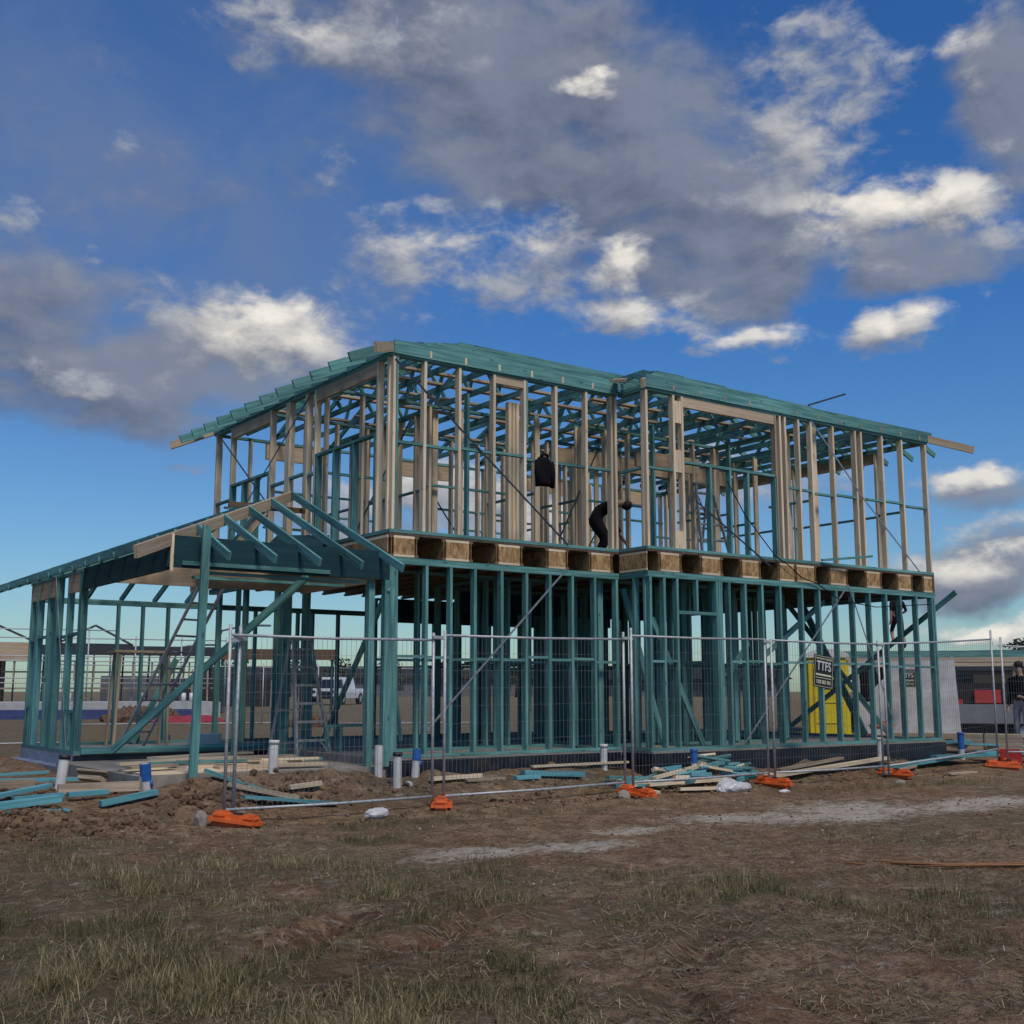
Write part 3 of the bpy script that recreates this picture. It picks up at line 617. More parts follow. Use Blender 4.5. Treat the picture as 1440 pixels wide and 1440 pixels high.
for i in range(12):                       # jack rafters overhanging the left wall, all the way back
    y = .14+.6*i; e_ = max(-.35, min(2.9, y-.05, YB-y-.05)); xo = -.60 if 0 < y < YB else -.60
    rib((xo, y, ZR+xo*T-.045), (max(e_, -.02 if 0 <= y <= YB else xo+.25), y, ZR+max(e_, -.02 if 0 <= y <= YB else xo+.25)*T-.045), .14, 'jack_rafter')
for i in range(5):
    t = .6+.6*i; z = ZR+T*t-.05
    rib((t+.03, t, z), (7.5, t, z), .115)
rib((3.25, 3.3, ZR+T*3.3-.05), (7.6, 3.3, ZR+T*3.3-.05), .13, 'ridge_beam')
b = MB(); b.box(.02, 4.14, -.03, .008, Z3-.06, Z3+.13); b.build('fascia_rib', TEAL, rf)
b = MB(); b.box(-.03, .006, .07, YB, Z3-.05, Z3+.09); b.build('fascia_rib', TEAL, rf)
b = MB(); b.box(4.16, XR+.12, YF-.03, YF+.008, Z3-.05, Z3+.15); b.build('fascia_rib', TEAL, rf)
for i, x in enumerate([.62+.6*j for j in range(6)]): b = MB(); b.box(x-.018, x+.018, -.034, -.0315, Z3-.04, Z3+.06); b.build('rafter_end', CREAM, rf)
for i in range(12): x = 4.75+.58*i; b = MB(); b.box(x-.017, x+.017, YF-.035, YF-.0315, Z3-.03, Z3+.05); b.build('rafter_end', OLDW, rf)
for i in range(6):
    t = .35+.58*i; z = ZR+T*t-.05; rib((4.16+t, YF+t, z), (XR-t, YF+t, z), .14 if i else .18)
for i in range(5):
    t = .5+.55*i; z = ZR+T*t-.06; rib((XR-t, YF+t, z), (XR-t, YB-t, z))
for y in (-.45, .05, .65, 1.25, 1.85, 2.6, 3.4, 5.2): e_ = max(.1, min(2.6, y-YF-.12)); rib((XR+.52, y, ZR-.52*T-.09), (XR-e_, y, ZR+e_*T-.09), .10, 'jack_rafter')
def truss(x, y0, y1):
    b = MB(); mid = (y0+y1)/2; cap = 9
    zb = Z3+.05; yl = min(x if x < 4.16 else min(x-4.16+.3, XR-x), (y1-y0)/2) if True else 0
    e = max(.3, yl); b.beam((x, y0, zb), (x, y1, zb), .036, .09)
    zt = ZR+T*e-.05
    b.beam((x, y0, ZR-.06), (x, y0+e, zt), .036, .09); b.beam((x, y1, ZR-.06), (x, y1-e, zt), .036, .09)
    if y1-y0-2*e > .1: b.beam((x, y0+e, zt), (x, y1-e, zt), .036, .09)
    n = 6; top = lambda y: min(zt, ZR+T*min(y-y0, y1-y)-.05)
    for j in range(n):
        ya = y0+(y1-y0)*(j+.5)/n; yb = y0+(y1-y0)*(j+(1 if j % 2 else .05)+.1)/n
        b.beam((x, ya, zb), (x, min(y1-.1, max(y0+.1, yb)), top(min(y1-.1, max(y0+.1, yb)))), .035, .07)
    b.build('roof_truss', TEAL, rf)
for i in range(6): truss(.63+.6*i, .02, YB)
for i in range(12): truss(4.75+.58*i, YF+.02, YB)
for y, x0, x1, z in ((1.6, .2, 6.6, .12), (3.2, .2, 11, .12), (4.8, .3, 11, .12), (.9, 4.4, 11, .12), (2.4, 1.2, 9.8, .55), (4.0, 1.0, 10, .6)):
    b = MB(); b.box(x0, x1, y, y+.12, Z3+z-.02, Z3+z+.018); b.build('ceiling_binder', LVL, rf)
for x, y, s in ((1.3, 1.9, .5), (2.6, 2.6, .6), (.9, 3.6, .5), (3.4, 3.4, .5), (5.6, 2.4, .5), (2.0, 4.6, .5), (6.4, .9, .4), (9.0, 1.9, .4)):
    b = MB(); b.beam((x, y, Z3+.2), (x+s*.5, y+s, Z3+.28), .30, .02); b.build('loose_board', LVL, rf)
b = MB(); b.beam((3.62, -.62, 5.62), (4.2, -.05, 5.86), .20, .045); b.build('valley_board', OLDW, rf)
b = MB(); b.beam((8.0, YF, 5.86), (8.72, YF-.25, 6.12), .015, .03); b.build('loose_strap', STRAP, rf)

# ------------------------------------------------------------------ porch wing
wg = part_empty('porch_roof_frame')
def wp(t): return (-3.05+t, t, 2.80+T*t-.075)
for t0, t1, mt, nm in ((-.62, 2.95, LVL, 'hip_rafter'),): b = MB(); b.beam(wp(t0), wp(t1), .045, .15); b.build(nm, mt, wg)
for i, x in enumerate((-.14, -.74, -1.34, -1.94, -2.54)):
    t = x+3.05; b = MB(); b.beam((x, -.62, 2.80-.62*T-.05), (x, t-.03, 2.80+T*t-.05), .04, .105); b.build('jack_rafter', TEAL, wg)
for i in range(9):
    t = -.55+.33*i; z = 2.80+T*t-.02
    b = MB(); b.beam((-3.05+t, t+.05, z), (-3.05+t, 7.2, z), .036, .10); b.build('roof_rib', TEAL, wg)
for y in np.arange(.35, 7.0, .6):
    b = MB(); t = min(2.9, max(.3, y)); b.beam((-3.05-.58, y, 2.80-.58*T-.05), (-3.05+t, y, 2.80+T*t-.05), .036, .09); b.build('jack_rafter', TEAL, wg)
for x in (-2.6, -2.0, -1.4, -.8, -.2):
    t = x+3.05; b = MB(); b.beam((x, YB+.62, 2.80-.62*T-.05), (x, YB-t, 2.80+T*t-.05), .038, .10); b.build('jack_rafter', TEAL, wg)
b = MB(); b.box(XW, .0, .0, .065, 2.39, 2.78); b.build('porch_beam', TEAL_SHADE, wg)
b = MB(); b.box(XW, XW+.065, .067, 3.55, 2.36, 2.78); b.build('porch_beam', TEAL_SHADE, wg)
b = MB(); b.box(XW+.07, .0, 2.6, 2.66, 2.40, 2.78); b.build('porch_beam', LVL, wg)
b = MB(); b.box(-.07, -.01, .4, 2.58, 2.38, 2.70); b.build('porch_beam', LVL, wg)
b = MB(); b.box(XW+.03, XW+.07, -.02, -.002, 2.34, 2.80); b.build('corner_block', CREAM, wg)
for q_ in ((-2.9, -.9, -.03, -.004, 2.42, 2.47), (-2.6, -.4, .08, .12, 2.33, 2.37), (-2.4, -.2, .9, 1.0, 2.35, 2.39)): b = MB(); b.box(*q_); b.build('ledger_strip', TEAL, wg)
bars('roof_web', LVL, wg, [((-2.0, 3.0, 2.8), (-1.6, 2.2, 3.3)), ((-1.2, 3.0, 2.8), (-.7, 2.6, 3.6)), ((-2.4, 2.63, 2.85), (-.1, 2.63, 3.0))], .04, .12)
b = MB(); b.box(-1.3, -.05, 2.55, 2.59, 3.62, 3.70); b.build('roof_brace', BROWNW, wg); b = MB(); b.beam((-.75, 1.5, 2.90), (-.15, 2.4, 3.25), .8, .02); b.build('roof_sheet', TEAL_SHADE, wg)
b = MB(); b.box(-1.8, -.1, 1.0, 2.4, 2.80, 2.84); b.build('ceiling_sheet', TEAL_SHADE, wg)
for nm, x, y, z0, z1, w_, d_ in (('porch_post', -.02, .02, -.10, 2.39, .10, .10), ('porch_post', -.20, .14, -.10, 2.39, .09, .09), ('porch_post', -2.72, -.17, -.30, 2.90, .10, .05), ('porch_post', -.12, 3.0, -.1, 2.4, .15, .10), ('porch_post', .22, 3.0, 0, 2.7, .11, .09), ('porch_post', -1.05, 2.66, -.1, 2.4, .06, .06)):
    b = MB(); b.beam((x, y, z0), (x+(.06 if z0 < -.2 else 0), y, z1), w_, d_, up=(0, 1, 0)); b.build(nm, TEAL, wg)
bars('timber_brace', TEAL, wg, [((-2.57, 3.43, .05), (-1.0, .45, 2.42)), ((.84, 3.6, .05), (-.02, -.03, 2.28)), ((-1.34, 6.4, .02), (-.62, 6.4, 1.45))], .045, .10)
# wing left wall and rear wall
gw = part_empty('ground_wall_frame')
plates(gw, (XW, 3.6), (XW, YB), 0, Z1, TEAL, off=(TD/2, 0))
for y in (3.62, 3.70, 4.32, 4.92, 5.02, 5.45, 6.05, 6.15, 6.52): stud(gw, XW, y, .045, Z1-.09, along='y', mat=TEAL)
nog(gw, [(3.74, 4.30), (4.34, 4.9), (5.47, 6.03), (6.17, 6.5)], 1.72, 'y', XW, d=.085)
nog(gw, [(3.74, 4.30), (6.17, 6.5)], .62, 'y', XW, d=.085)
for y in (3.95, 4.12, 6.3): stud(gw, XW, y, .045, .60, along='y', mat=TEAL, name='cripple_stud')
for y0, y1 in ((3.74, 4.3), (5.04, 6.5)): b = MB(); b.box(XW+.005, XW+.055, y0, y1, 2.35, Z1-.092); b.build('lintel', LVL, gw)
b = MB(); b.beam((XW-.006, 5.05, 2.66), (XW-.006, 3.95, .05), .004, .025); b.build('metal_brace', STRAPL, gw)
gw2 = part_empty('ground_wall_frame')
plates(gw2, (XW+.1, 3.55), (-.1, 3.55), -.0, .09, TEAL, top=1)
plates(gw2, (XW+.1, YB-.1), (3.45, YB-.1), 0, 2.45, TEAL)
for x in (-2.6, -1.63, -1.19, -.75, -.12): stud(gw2, x, YB-.1, .045, 2.36, mat=TEAL)
for x in (.9, 1.75, 2.05, 2.6, 3.3): stud(gw2, x, YB-.1, .045, 2.36, mat=TEAL)
gw3 = part_empty('ground_wall_frame')
plates(gw3, (.0, 3.6), (0, YB), 0, Z1, TEAL, off=(TD/2, 0))
for y in (3.7, 5.0, 6.2): stud(gw3, 0, y, .045, Z1-.09, along='y', mat=TEAL)
b = MB(); b.box(.14, 1.0, 2.1, 2.19, .36, .40); b.build('low_frame_plate', TEAL, gw3)
for x in (.2, .42, .9): stud(gw3, x, 2.1, 0, .36, mat=TEAL, name='cripple_stud')

# ------------------------------------------------------------------ temporary fencing
def lin(a, b, t): return a+(b-a)*t
def fence_panel(p0, p1, zr, h0, h1, label, wires=True, fine=True):
    """a mesh panel from p0 to p1 (x, y, z of the post feet); zr rail height over the feet"""
    L = math.hypot(p1[0]-p0[0], p1[1]-p0[1]); dz = p1[2]-p0[2]
    o = thing('temporary_fence_panel', label, 'fence panel', p0, math.atan2(p1[1]-p0[1], p1[0]-p0[0]), 'temporary fence panels around the site')
    q = lambda x, y, z: (x, y, z+dz*x/L)
    for x, h in ((0, h0), (L, h1)):
        b = MB(); b.tube([q(x, 0, -.10), q(x, 0, h)], .019, 10); b.build('fence_post', GALV, o)
    b = MB(); b.tube([q(0, 0, zr), q(L*.5, 0, zr-.012), q(L, 0, zr)], .0165, 8); b.build('top_rail', GALV, o)
    b = MB(); b.tube([q(0, 0, .045), q(L*.5, 0, .035), q(L, 0, .045)], .0165, 8); b.build('bottom_rail', GALV, o)
    b = MB(); n = int(L/.062)
    for i in range(1, n): x = L*i/n; b.beam(q(x, .006, .04), q(x, .006, zr), .0028, .0028, up=(0, 1, 0))
    for i in range(1, 9): z = .04+(zr-.04)*i/9; b.beam(q(0, .009, z), q(L, .009, z), .0028, .0028)
    b.build('mesh_infill', WIRE, o)
    return o
FP = [((-2.85, -1.5, -.43), (-.20, -1.5, -.42), 1.94, 2.06, 2.03, 'galvanised mesh fence panel standing in front of the porch and step ladder'),
      ((-.05, -1.53, -.42), (2.92, -1.48, -.39), 2.00, 2.06, 2.10, 'galvanised mesh fence panel before the long bright diagonal strap of the left front'),
      ((3.03, -1.52, -.39), (5.76, -1.5, -.37), 2.05, 2.16, 2.06, 'galvanised mesh fence panel with the heap of teal scrap timber along its foot'),
      ((5.88, -1.52, -.37), (8.50, -1.5, -.37), 2.04, 2.06, 2.10, 'galvanised mesh fence panel carrying the tilted black sign in front of the yellow toilet'),
      ((8.64, -1.5, -.37), (12.10, -1.30, -.20), 2.05, 2.06, 2.22, 'galvanised mesh fence panel reaching past the right corner of the house frame'),
      ((12.22, -1.42, -.25), (15.1, -2.1, -.30), 1.98, 2.14, 2.1, 'galvanised mesh fence panel at the far right edge, beside the standing man')]
for p in FP: fence_panel(p[0], p[1], p[2], p[3], p[4], p[5])
o = thing('steel_fence_post', 'loose galvanised post standing just behind the left end of the fence', 'post', (-2.72, -1.42, -.5))
b = MB(); b.tube([(0, 0, -.1), (.03, .02, 2.12)], .02, 10); b.build('shaft', GALV, o); b = MB(); b.beam((-.12, -.08, 1.95), (.1, .0, 1.98), .03, .05); b.build('clamp', GALV, o)
for i, (x, y, z) in enumerate(((-.125, -1.515, 1.55), (2.975, -1.5, 1.62), (5.82, -1.51, 1.64), (8.57, -1.5, 1.66))):
    b = MB(); b.rbox((x, y, z), (.20, .05, .045), .008); c_ = b.build('fence_clamp', GALV)
    tag(c_, ['steel clamp joining the porch panel to the next fence panel', 'steel clamp joining the two fence panels above the scrap timber heap', 'steel clamp on the pair of posts left of the tilted sign', 'steel clamp on the pair of posts right of the yellow toilet'][i], 'clamp', 'fence clamps')
def fence_foot(x, y, rz, lab, tilt=0, s=1.0, dz=.0):
    z = gz(x, y)+dz
    o = thing('fence_ballast', lab.replace('fence foot', 'fence ballast block').replace('plastic fence ballast block', 'plastic ballast block'), 'fence weight', (x, y, z+.06), rz, 'orange fence ballast blocks'); o.rotation_euler = (tilt, R_.uniform(-.06, .06), rz)
    b = MB()
    b.rbox((0, 0, 0), (.25*s, .60*s, .135*s), .05, seg=4, taper=.08); b.rbox((.0, .16*s, .05*s), (.17*s, .20*s, .08*s), .03, seg=3, taper=.1); b.rbox((0, -.17*s, .045*s), (.18*s, .18*s, .075*s), .03, seg=3, taper=.1)
    for j_ in (-.1, .0, .1): b.rbox((.118*s, j_*1.9*s, -.005), (.03, .07*s, .09*s), .01)
    b.build('block_body', ORANGE, o)
    b = MB(); b.rbox((0, -.02, .066*s), (.10, .10, .03), .01); b.build('post_socket', PVCD, o)
    return o
fence_foot(-2.83, -1.78, .75, 'orange plastic fence foot lying at the left end of the fence, clear of its post', .1)
fence_foot(-.14, -1.62, -.58, 'orange plastic fence foot under the posts right of the porch panel', 0)
fence_foot(2.92, -1.72, .25, 'orange plastic fence foot left of the white film bag', .08)
fence_foot(5.80, -1.56, .3, 'orange plastic fence foot right of the white film bag', .05)
fence_foot(9.0, -1.35, .5, 'orange plastic fence foot at the joint right of the yellow toilet', .05)
fence_foot(12.05, -1.42, .7, 'orange plastic fence foot at the far right end beside the teal planks', .05, 1.1)
fence_foot(12.6, -1.2, -.5, 'orange plastic fence foot crossing another at the far right end', .0, .9)
fence_foot(13.0, 1.9, 1.3, 'orange plastic fence foot lying on the pale timber pack', 0, 1.0, .42)
fence_foot(12.5, 2.6, 1.5, 'reddish fence foot in the shadow under the leaning grey sheet', 0, .9)

def text_obj(s, size, mat, parent, loc, rot, name='lettering', ext=.002, sx=1):
    cu = bpy.data.curves.new(name, 'FONT'); cu.body = s; cu.size = size; cu.align_x = 'CENTER'; cu.align_y = 'CENTER'; cu.extrude = ext; cu.offset = size*.012
    t = bpy.data.objects.new(name, cu); COL.objects.link(t)
    dg = bpy.context.evaluated_depsgraph_get(); me = bpy.data.meshes.new_from_object(t.evaluated_get(dg))
    bpy.data.objects.remove(t); me.materials.clear(); me.materials.append(mat)
    o = bpy.data.objects.new(name, me); COL.objects.link(o); o.parent = parent; o.location = loc; o.rotation_euler = rot; o.scale = (sx, 1, 1)
    return o
def hire_sign(loc, rz, tilt, lab, s=.92):
    o = thing('fence_sign', lab, 'sign', loc, 0, 'black fence hire signs'); o.rotation_euler = (0, tilt, rz)
    b = MB(); b.rbox((0, 0, 0), (.50*s, .012, .56*s), .004, seg=1); b.build('sign_board', SIGNB, o)
    b = MB()
    for x0, x1, z0, z1 in ((-.235, .235, .255, .262), (-.235, .235, -.262, -.255), (-.235, -.228, -.255, .255), (.228, .235, -.255, .255), (-.20, .20, -.075, -.045), (-.20, .20, -.118, -.108)): b.box(x0*s, x1*s, -.0095, -.0065, z0*s, z1*s)
    b.build('sign_border', SIGNY, o)
    r = (math.pi/2, 0, 0)
    text_obj('TTFS', .225*s, SIGNW, o, (0, -.008, .085*s), r, sx=.78)
    text_obj('TEMPORARY FENCING', .042*s, SIGNY, o, (0, -.008, .215*s), r)
    text_obj('1300 805 903', .088*s, SIGNY, o, (0, -.008, -.185*s), r, sx=.78)
hire_sign((7.06, -1.535, 1.20), 0, .12, 'tilted black hire sign wired to the fence before the yellow toilet')

# ------------------------------------------------------------------ site clutter near the house
def pipe(x, y, h, lab, tape=0, cap=None, tilt=(0, 0), r=.05, z=None):
    z0 = gz(x, y) if z is None else z
    o = thing('drain_pipe', lab, 'pipe', (x, y, z0-.08), 0, 'plastic drain stubs around the slab'); o.rotation_euler = (tilt[0], tilt[1], 0)
    b = MB(); H_ = h+.08; b.tube([(0, 0, 0), (0, 0, H_*.8), (0, 0, H_)], r, 16, caps=False); b.tube([(0, 0, H_), (0, 0, H_-.12)], r-.006, 16, caps=False); b.build('pipe_stub', PVC, o)
    if tape: b = MB(); b.tube([(0, 0, H_-tape), (0, 0, H_+.002)], r+.003, 16, caps=False); b.tube([(r*.75, -r*.9, H_-tape-.07), (r*.7, -r*.8, H_-tape)], .02, 6); b.build('tape_wrap', PVCB, o)
    if cap: b = MB(); b.tube([(0, 0, H_-.035), (0, 0, H_+.012)], r+.008, 16); b.build('end_cap', cap, o)
pipe(-3.95, .95, .40, 'white drain stub with dark cap leaning by the left scrap boards', cap=PVCD, tilt=(0, .10), r=.062)
pipe(-3.18, .05, .34, 'white drain stub wrapped in blue film at the porch corner', tape=.2, tilt=(.1, -.13), r=.062)
pipe(-1.72, -.22, .38, 'white capped drain stub in front of the step ladder', cap=PVC, tilt=(0, .02), r=.058)
pipe(-.22, -.20, .40, 'white drain stub taller of the two by the corner post', r=.056)
pipe(-.18, -.62, .42, 'yellow stained white drain stub by the corner post', cap=PVCD, r=.056)
pipe(.30, -.25, .36, 'drain stub with blue film just right of the corner post', tape=.15, r=.055, tilt=(0, .08))
pipe(3.55, -.28, .32, 'white square topped drain stub in front of the left front wall', r=.055, cap=PVC)
pipe(4.72, -.98, .36, 'drain stub half wrapped in bright blue film beside the scrap heap', tape=.2, r=.052, cap=PVCB)
pipe(9.2, -.92, .44, 'tall plain white drain stub against the dark slab edge', r=.055, cap=PVC)
pipe(12.1, -.55, .48, 'drain stub with deep blue film beyond the right corner', tape=.3, r=.06, cap=PVCB)
pipe(.05, 8.6, .4, 'small blue wrapped drain stub in the grass seen under the porch', tape=.3, r=.055)
pipe(.55, 8.2, .35, 'plain white drain stub in the grass seen under the porch', r=.05)
o = MB(); o.tube([(-.05, -.62, -.32), (.06, -.50, -.32)], .06, 14, caps=False); o.tube([(-.05, -.62, -.32), (.06, -.50, -.32)], .053, 14, caps=False)
tag(o.build('drain_pipe', PVC), 'short white pipe end lying sideways against the slab edge', 'pipe', 'plastic drain stubs around the slab')

def offcut(p0, p1, w_, h_, mat, lab, name='timber_offcut', cat='timber', group='timber offcuts on the soil', lift=.0, roll=0):
    if len(p0) == 2: p0 = (*p0, gz(*p0)+h_/2+lift)
    if len(p1) == 2: p1 = (*p1, gz(*p1)+h_/2+lift)
    b = MB(); p0 = Vector(p0); p1 = Vector(p1); c_ = (p0+p1)/2
    b.beam(p0-c_, p1-c_, w_, h_, up=(math.sin(roll)*.7, math.sin(roll)*.7, math.cos(roll)))
    ob = b.build(name, mat); ob.location = c_
    return tag(ob, lab, cat, group)
offcut((-5.3, 2.6), (-3.75, 2.2), .09, .035, BLUEW, 'thin blue board behind the leaning capped drain stub', lift=.08)
offcut((-4.55, 1.75), (-3.6, 1.35), .12, .04, BLUEW, 'blue board ending at the leaning capped drain stub', lift=.06)
offcut((-5.1, 1.15), (-4.15, 1.3), .05, .10, OLDW, 'short stout pale block left of the leaning drain stub', lift=.02)
offcut((-4.22, -.02), (-3.30, .0), .05, .11, OLDW, 'weathered brown board lying on edge below the blue ones', lift=.02)
offcut((-5.0, -.35), (-4.25, .22), .09, .045, BLUEW, 'blue board angled up over the heap at the left edge', lift=.08)
offcut((-4.78, -.42), (-4.25, -.35), .09, .05, BLUEW, 'short blue board laid flat left of two end to end', lift=.04)
offcut((-4.2, -.36), (-3.75, -.30), .09, .05, BLUEW, 'blue board in the middle of the end to end row', lift=.04)
offcut((-3.92, -.62), (-3.25, -.50), .07, .06, BLUEW, 'blue board with a dark knot nearest the fence end', lift=.03)
offcut((-5.2, -.78), (-4.35, -.58), .14, .07, BLUEW, 'thick bright blue board in front at the left edge', lift=.06)
offcut((-4.95, -.95), (-4.3, -.78), .06, .03, BLUEW, 'thin blue lath under the thick bright board', lift=.01)
offcut((-3.66, 1.1), (-3.50, .72), .10, .05, OLDW, 'short pale block tipped against the drain stub', lift=.1, roll=.5)
offcut((-3.62, .85), (-3.42, .4), .12, .05, WHITEP if False else CREAM, 'pale offcut right of the leaning drain stub', lift=.03)
offcut((-3.42, .55), (-3.28, .75), .07, .05, BLUEW, 'stubby blue offcut right of the leaning drain stub', lift=.03)
offcut((-3.55, 1.55), (-3.28, 1.2), .16, .03, OLDW, 'tilted brown sheet scrap behind the pale offcuts', lift=.12, roll=.7)
offcut((-2.62, -.30), (-1.95, -.80), .09, .04, TEAL, 'teal board lying off the porch edge left of the fence post', lift=.03)
offcut((-2.40, -.95), (-1.25, -1.05), .12, .035, BLUEW, 'long blue board behind the mesh of the porch panel', lift=.02)
offcut((-1.72, -.72), (-1.28, -.66), .07, .05, CREAM, 'short cream offcut by the heap of red soil', lift=.06)
offcut((-2.45, -.6), (-1.7, -.95), .10, .05, OLDW, 'stout brown board behind the first fence post', lift=.04)
offcut((1.95, -.42), (2.95, -.52), .13, .07, BLUEW, 'long blue block in front of the left front wall', lift=.04)
offcut((1.72, -.55), (2.12, -.57), .11, .05, BLUEW, 'short blue block left of the long one', lift=.02)
offcut((2.2, -.3), (3.98, -.32, -.16), .07, .03, CREAM, 'pale lath propped up toward the middle posts', lift=.02)
offcut((.42, -.45), (1.25, -.42), .07, .05, CREAM, 'pale batten on the mound right of the corner post', lift=.05)
offcut((.95, -.5), (1.55, -.55), .09, .03, OLDW, 'old board on the mound right of the corner post', lift=.03)
offcut((6.1, -1.25), (9.3, -.95), .16, .045, CREAM, 'long pale plank along the foot of the fourth fence panel', lift=.07)
offcut((6.4, -1.12), (8.2, -.9), .1, .04, OLDW, 'weathered plank behind the long pale one', lift=.10)
offcut((8.9, -1.15), (11.7, -.75), .22, .05, BLUEW, 'wide blue plank on the soil at the right corner', lift=.07)
offcut((8.7, -1.35), (9.9, -1.1), .08, .04, OLDW, 'grey board edge in front of the wide blue plank', lift=.04)
offcut((10.6, -1.0), (13.2, -.9), .12, .05, BLUEW, 'narrow blue plank beyond the wide one', lift=.12)
offcut((12.3, -.7), (15.4, -1.9), .16, .05, BLUEW, 'blue plank behind the far right fence panel', lift=.14)
offcut((12.5, -.3), (15.8, -1.2), .14, .04, BLUEW, 'second blue plank further behind the far right panel', lift=.2)
offcut((11.6, -.2), (14.6, .1), .14, .05, BLUEW, 'blue plank near the drain stub with deep blue film', lift=.2)
offcut((10.2, -1.55), (10.9, -1.6), .10, .03, OLDW, 'flat pale scrap before the right fence joint', lift=.01)
# boards strewn on the porch
for i in range(17):
    x = R_.uniform(-3.2, -.6); y = R_.uniform(.12, 3.2); a = R_.choice([.05, -.1, .2, .35, -.3])+R_.uniform(-.15, .15); L = R_.uniform(.7, 2.0)
    mt = R_.choice([CREAM, OLDW, CREAM, TEAL, LVL]); z = -.10+.02+.018*(i % 5)
    x0, x1 = max(-3.25, x-L/2*math.cos(a)), min(-.35, x+L/2*math.cos(a)); y0 = min(3.45, max(.05, y-L/2*math.sin(a))); y1 = min(3.45, max(.05, y+L/2*math.sin(a)))
    offcut((x0, y0, z), (x1, y1, z+.01), R_.choice([.09, .12, .2, .28]), .03, mt, 'timber length strewn on the porch slab among the others', group='timber lengths strewn on the porch slab')
b = MB(); b.box(-3.2, -1.5, .1, 1.1, -.096, -.078); tag(b.build('plywood_sheet', CREAM), 'pale plywood sheet lying flat at the front of the porch slab', 'plywood')
b = MB(); b.rbox((-.9, 4.2, .12), (.45, .3, .22), .01); tag(b.build('storage_box', WHITEP), 'pale grey box on the floor behind the porch', 'box')
# scrap heap behind the third fence panel
for i in range(64):
    t = R_.random(); x = lin(3.15, 6.15, t)+R_.uniform(-.1, .1); y = -1.02+R_.gauss(0, .16); y = max(-1.38, min(-.72, y))
    hgt = .17*math.exp(-((x-4.7)/1.1)**2)+.02; z = gz(x, y)+R_.uniform(.01, hgt)
    L = R_.uniform(.14, .75); a = R_.choice([0, .2, -.2, .6, -.5, 1.2])+R_.uniform(-.2, .2); d = Vector((math.cos(a)*L/2, math.sin(a)*L*.32, R_.uniform(-.10, .10)*L))
    mt = R_.choice([BLUEW, TEAL, BLUEW, TEAL, CREAM]); c_ = Vector((x, y, z))
    nm = 'cream' if mt is CREAM else 'teal'
    offcut(c_-d, c_+d, R_.choice([.045, .07, .09]), R_.choice([.035, .035, .06]), mt, nm+' offcut in the scrap heap behind the third fence panel', group=nm+' offcuts in the scrap heap', roll=R_.uniform(-.8, .8))
for i, (x0, y0, x1, y1, l) in enumerate(((3.05, -.95, 4.2, -1.15, .10), (3.7, -1.2, 4.9, -1.02, .12), (3.5, -1.3, 5.0, -1.32, .05), (3.95, -1.45, 5.1, -1.62, .03))):
    offcut((x0, y0), (x1, y1), .09, .04, [TEAL, CREAM, CREAM, CREAM][i], ['long teal lath poking out left of the scrap heap', 'long cream lath lying over the scrap heap', 'cream lath low in the scrap heap', 'cream lath sliding out under the fence toward the film bag'][i], lift=l)
def lumpy(name, c, r, mat, lab, cat, sub=3, jit=.22, n=1, spread=0):
    b = MB()
    for i in range(n): b.lump((R_.uniform(-spread, spread), R_.uniform(-spread, spread)*.5, r[2]*.35), (r[0]*R_.uniform(.6, 1), r[1]*R_.uniform(.6, 1), r[2]*R_.uniform(.7, 1)), sub, jit)
    ob = b.build(name, mat); ob.location = (c[0], c[1], gz(c[0], c[1])); return tag(ob, lab, cat)
lumpy('film_bag', (4.75, -1.72), (.26, .13, .12), BAG, 'crumpled white film bag lying against the fence by the scrap heap', 'bag', n=3, spread=.2)
lumpy('film_bag', (-1.05, -1.66), (.17, .10, .10), BAG, 'greyish film bag at the foot of the porch fence panel', 'bag', n=2, spread=.08)
lumpy('foam_scrap', (5.3, -2.2), (.10, .06, .035), WHITEP, 'white foam scrap on the soil before the fourth panel', 'scrap', 2)
lumpy('foam_scrap', (12.5, -1.75), (.16, .09, .07), WHITEP, 'white scrap at the right edge before the last panel', 'scrap', 2)
lumpy('field_stone', (-3.15, -1.62), (.10, .09, .13), STONE, 'upright grey stone left of the first orange foot', 'stone', 2)
lumpy('field_stone', (2.62, -1.78), (.12, .09, .09), STONE, 'rounded grey stone left of the orange foot by the bag', 'stone', 2)
lumpy('field_stone', (8.3, -1.95), (.13, .09, .06), STONE, 'flat pale stone before the right fence joint', 'stone', 2)
# steel rods in the grass
for i in range(5):
    b = MB(); x0, y0 = .5+.10*i+R_.uniform(-.1, .1), -7.05-.11*i; x1, y1 = 3.4+.12*i, -9.2-.16*i+R_.uniform(-.05, .05)
    b.tube([(lin(x0, x1, t), lin(y0, y1, t), gz(lin(x0, x1, t), lin(y0, y1, t))+.018) for t in (0, .25, .5, .75, 1)], .008, 6)
    tag(b.build('steel_rod', RUST), 'rusty steel rod in the bundle lying on the ground at right', 'rod', 'rusty rods lying in a bundle')

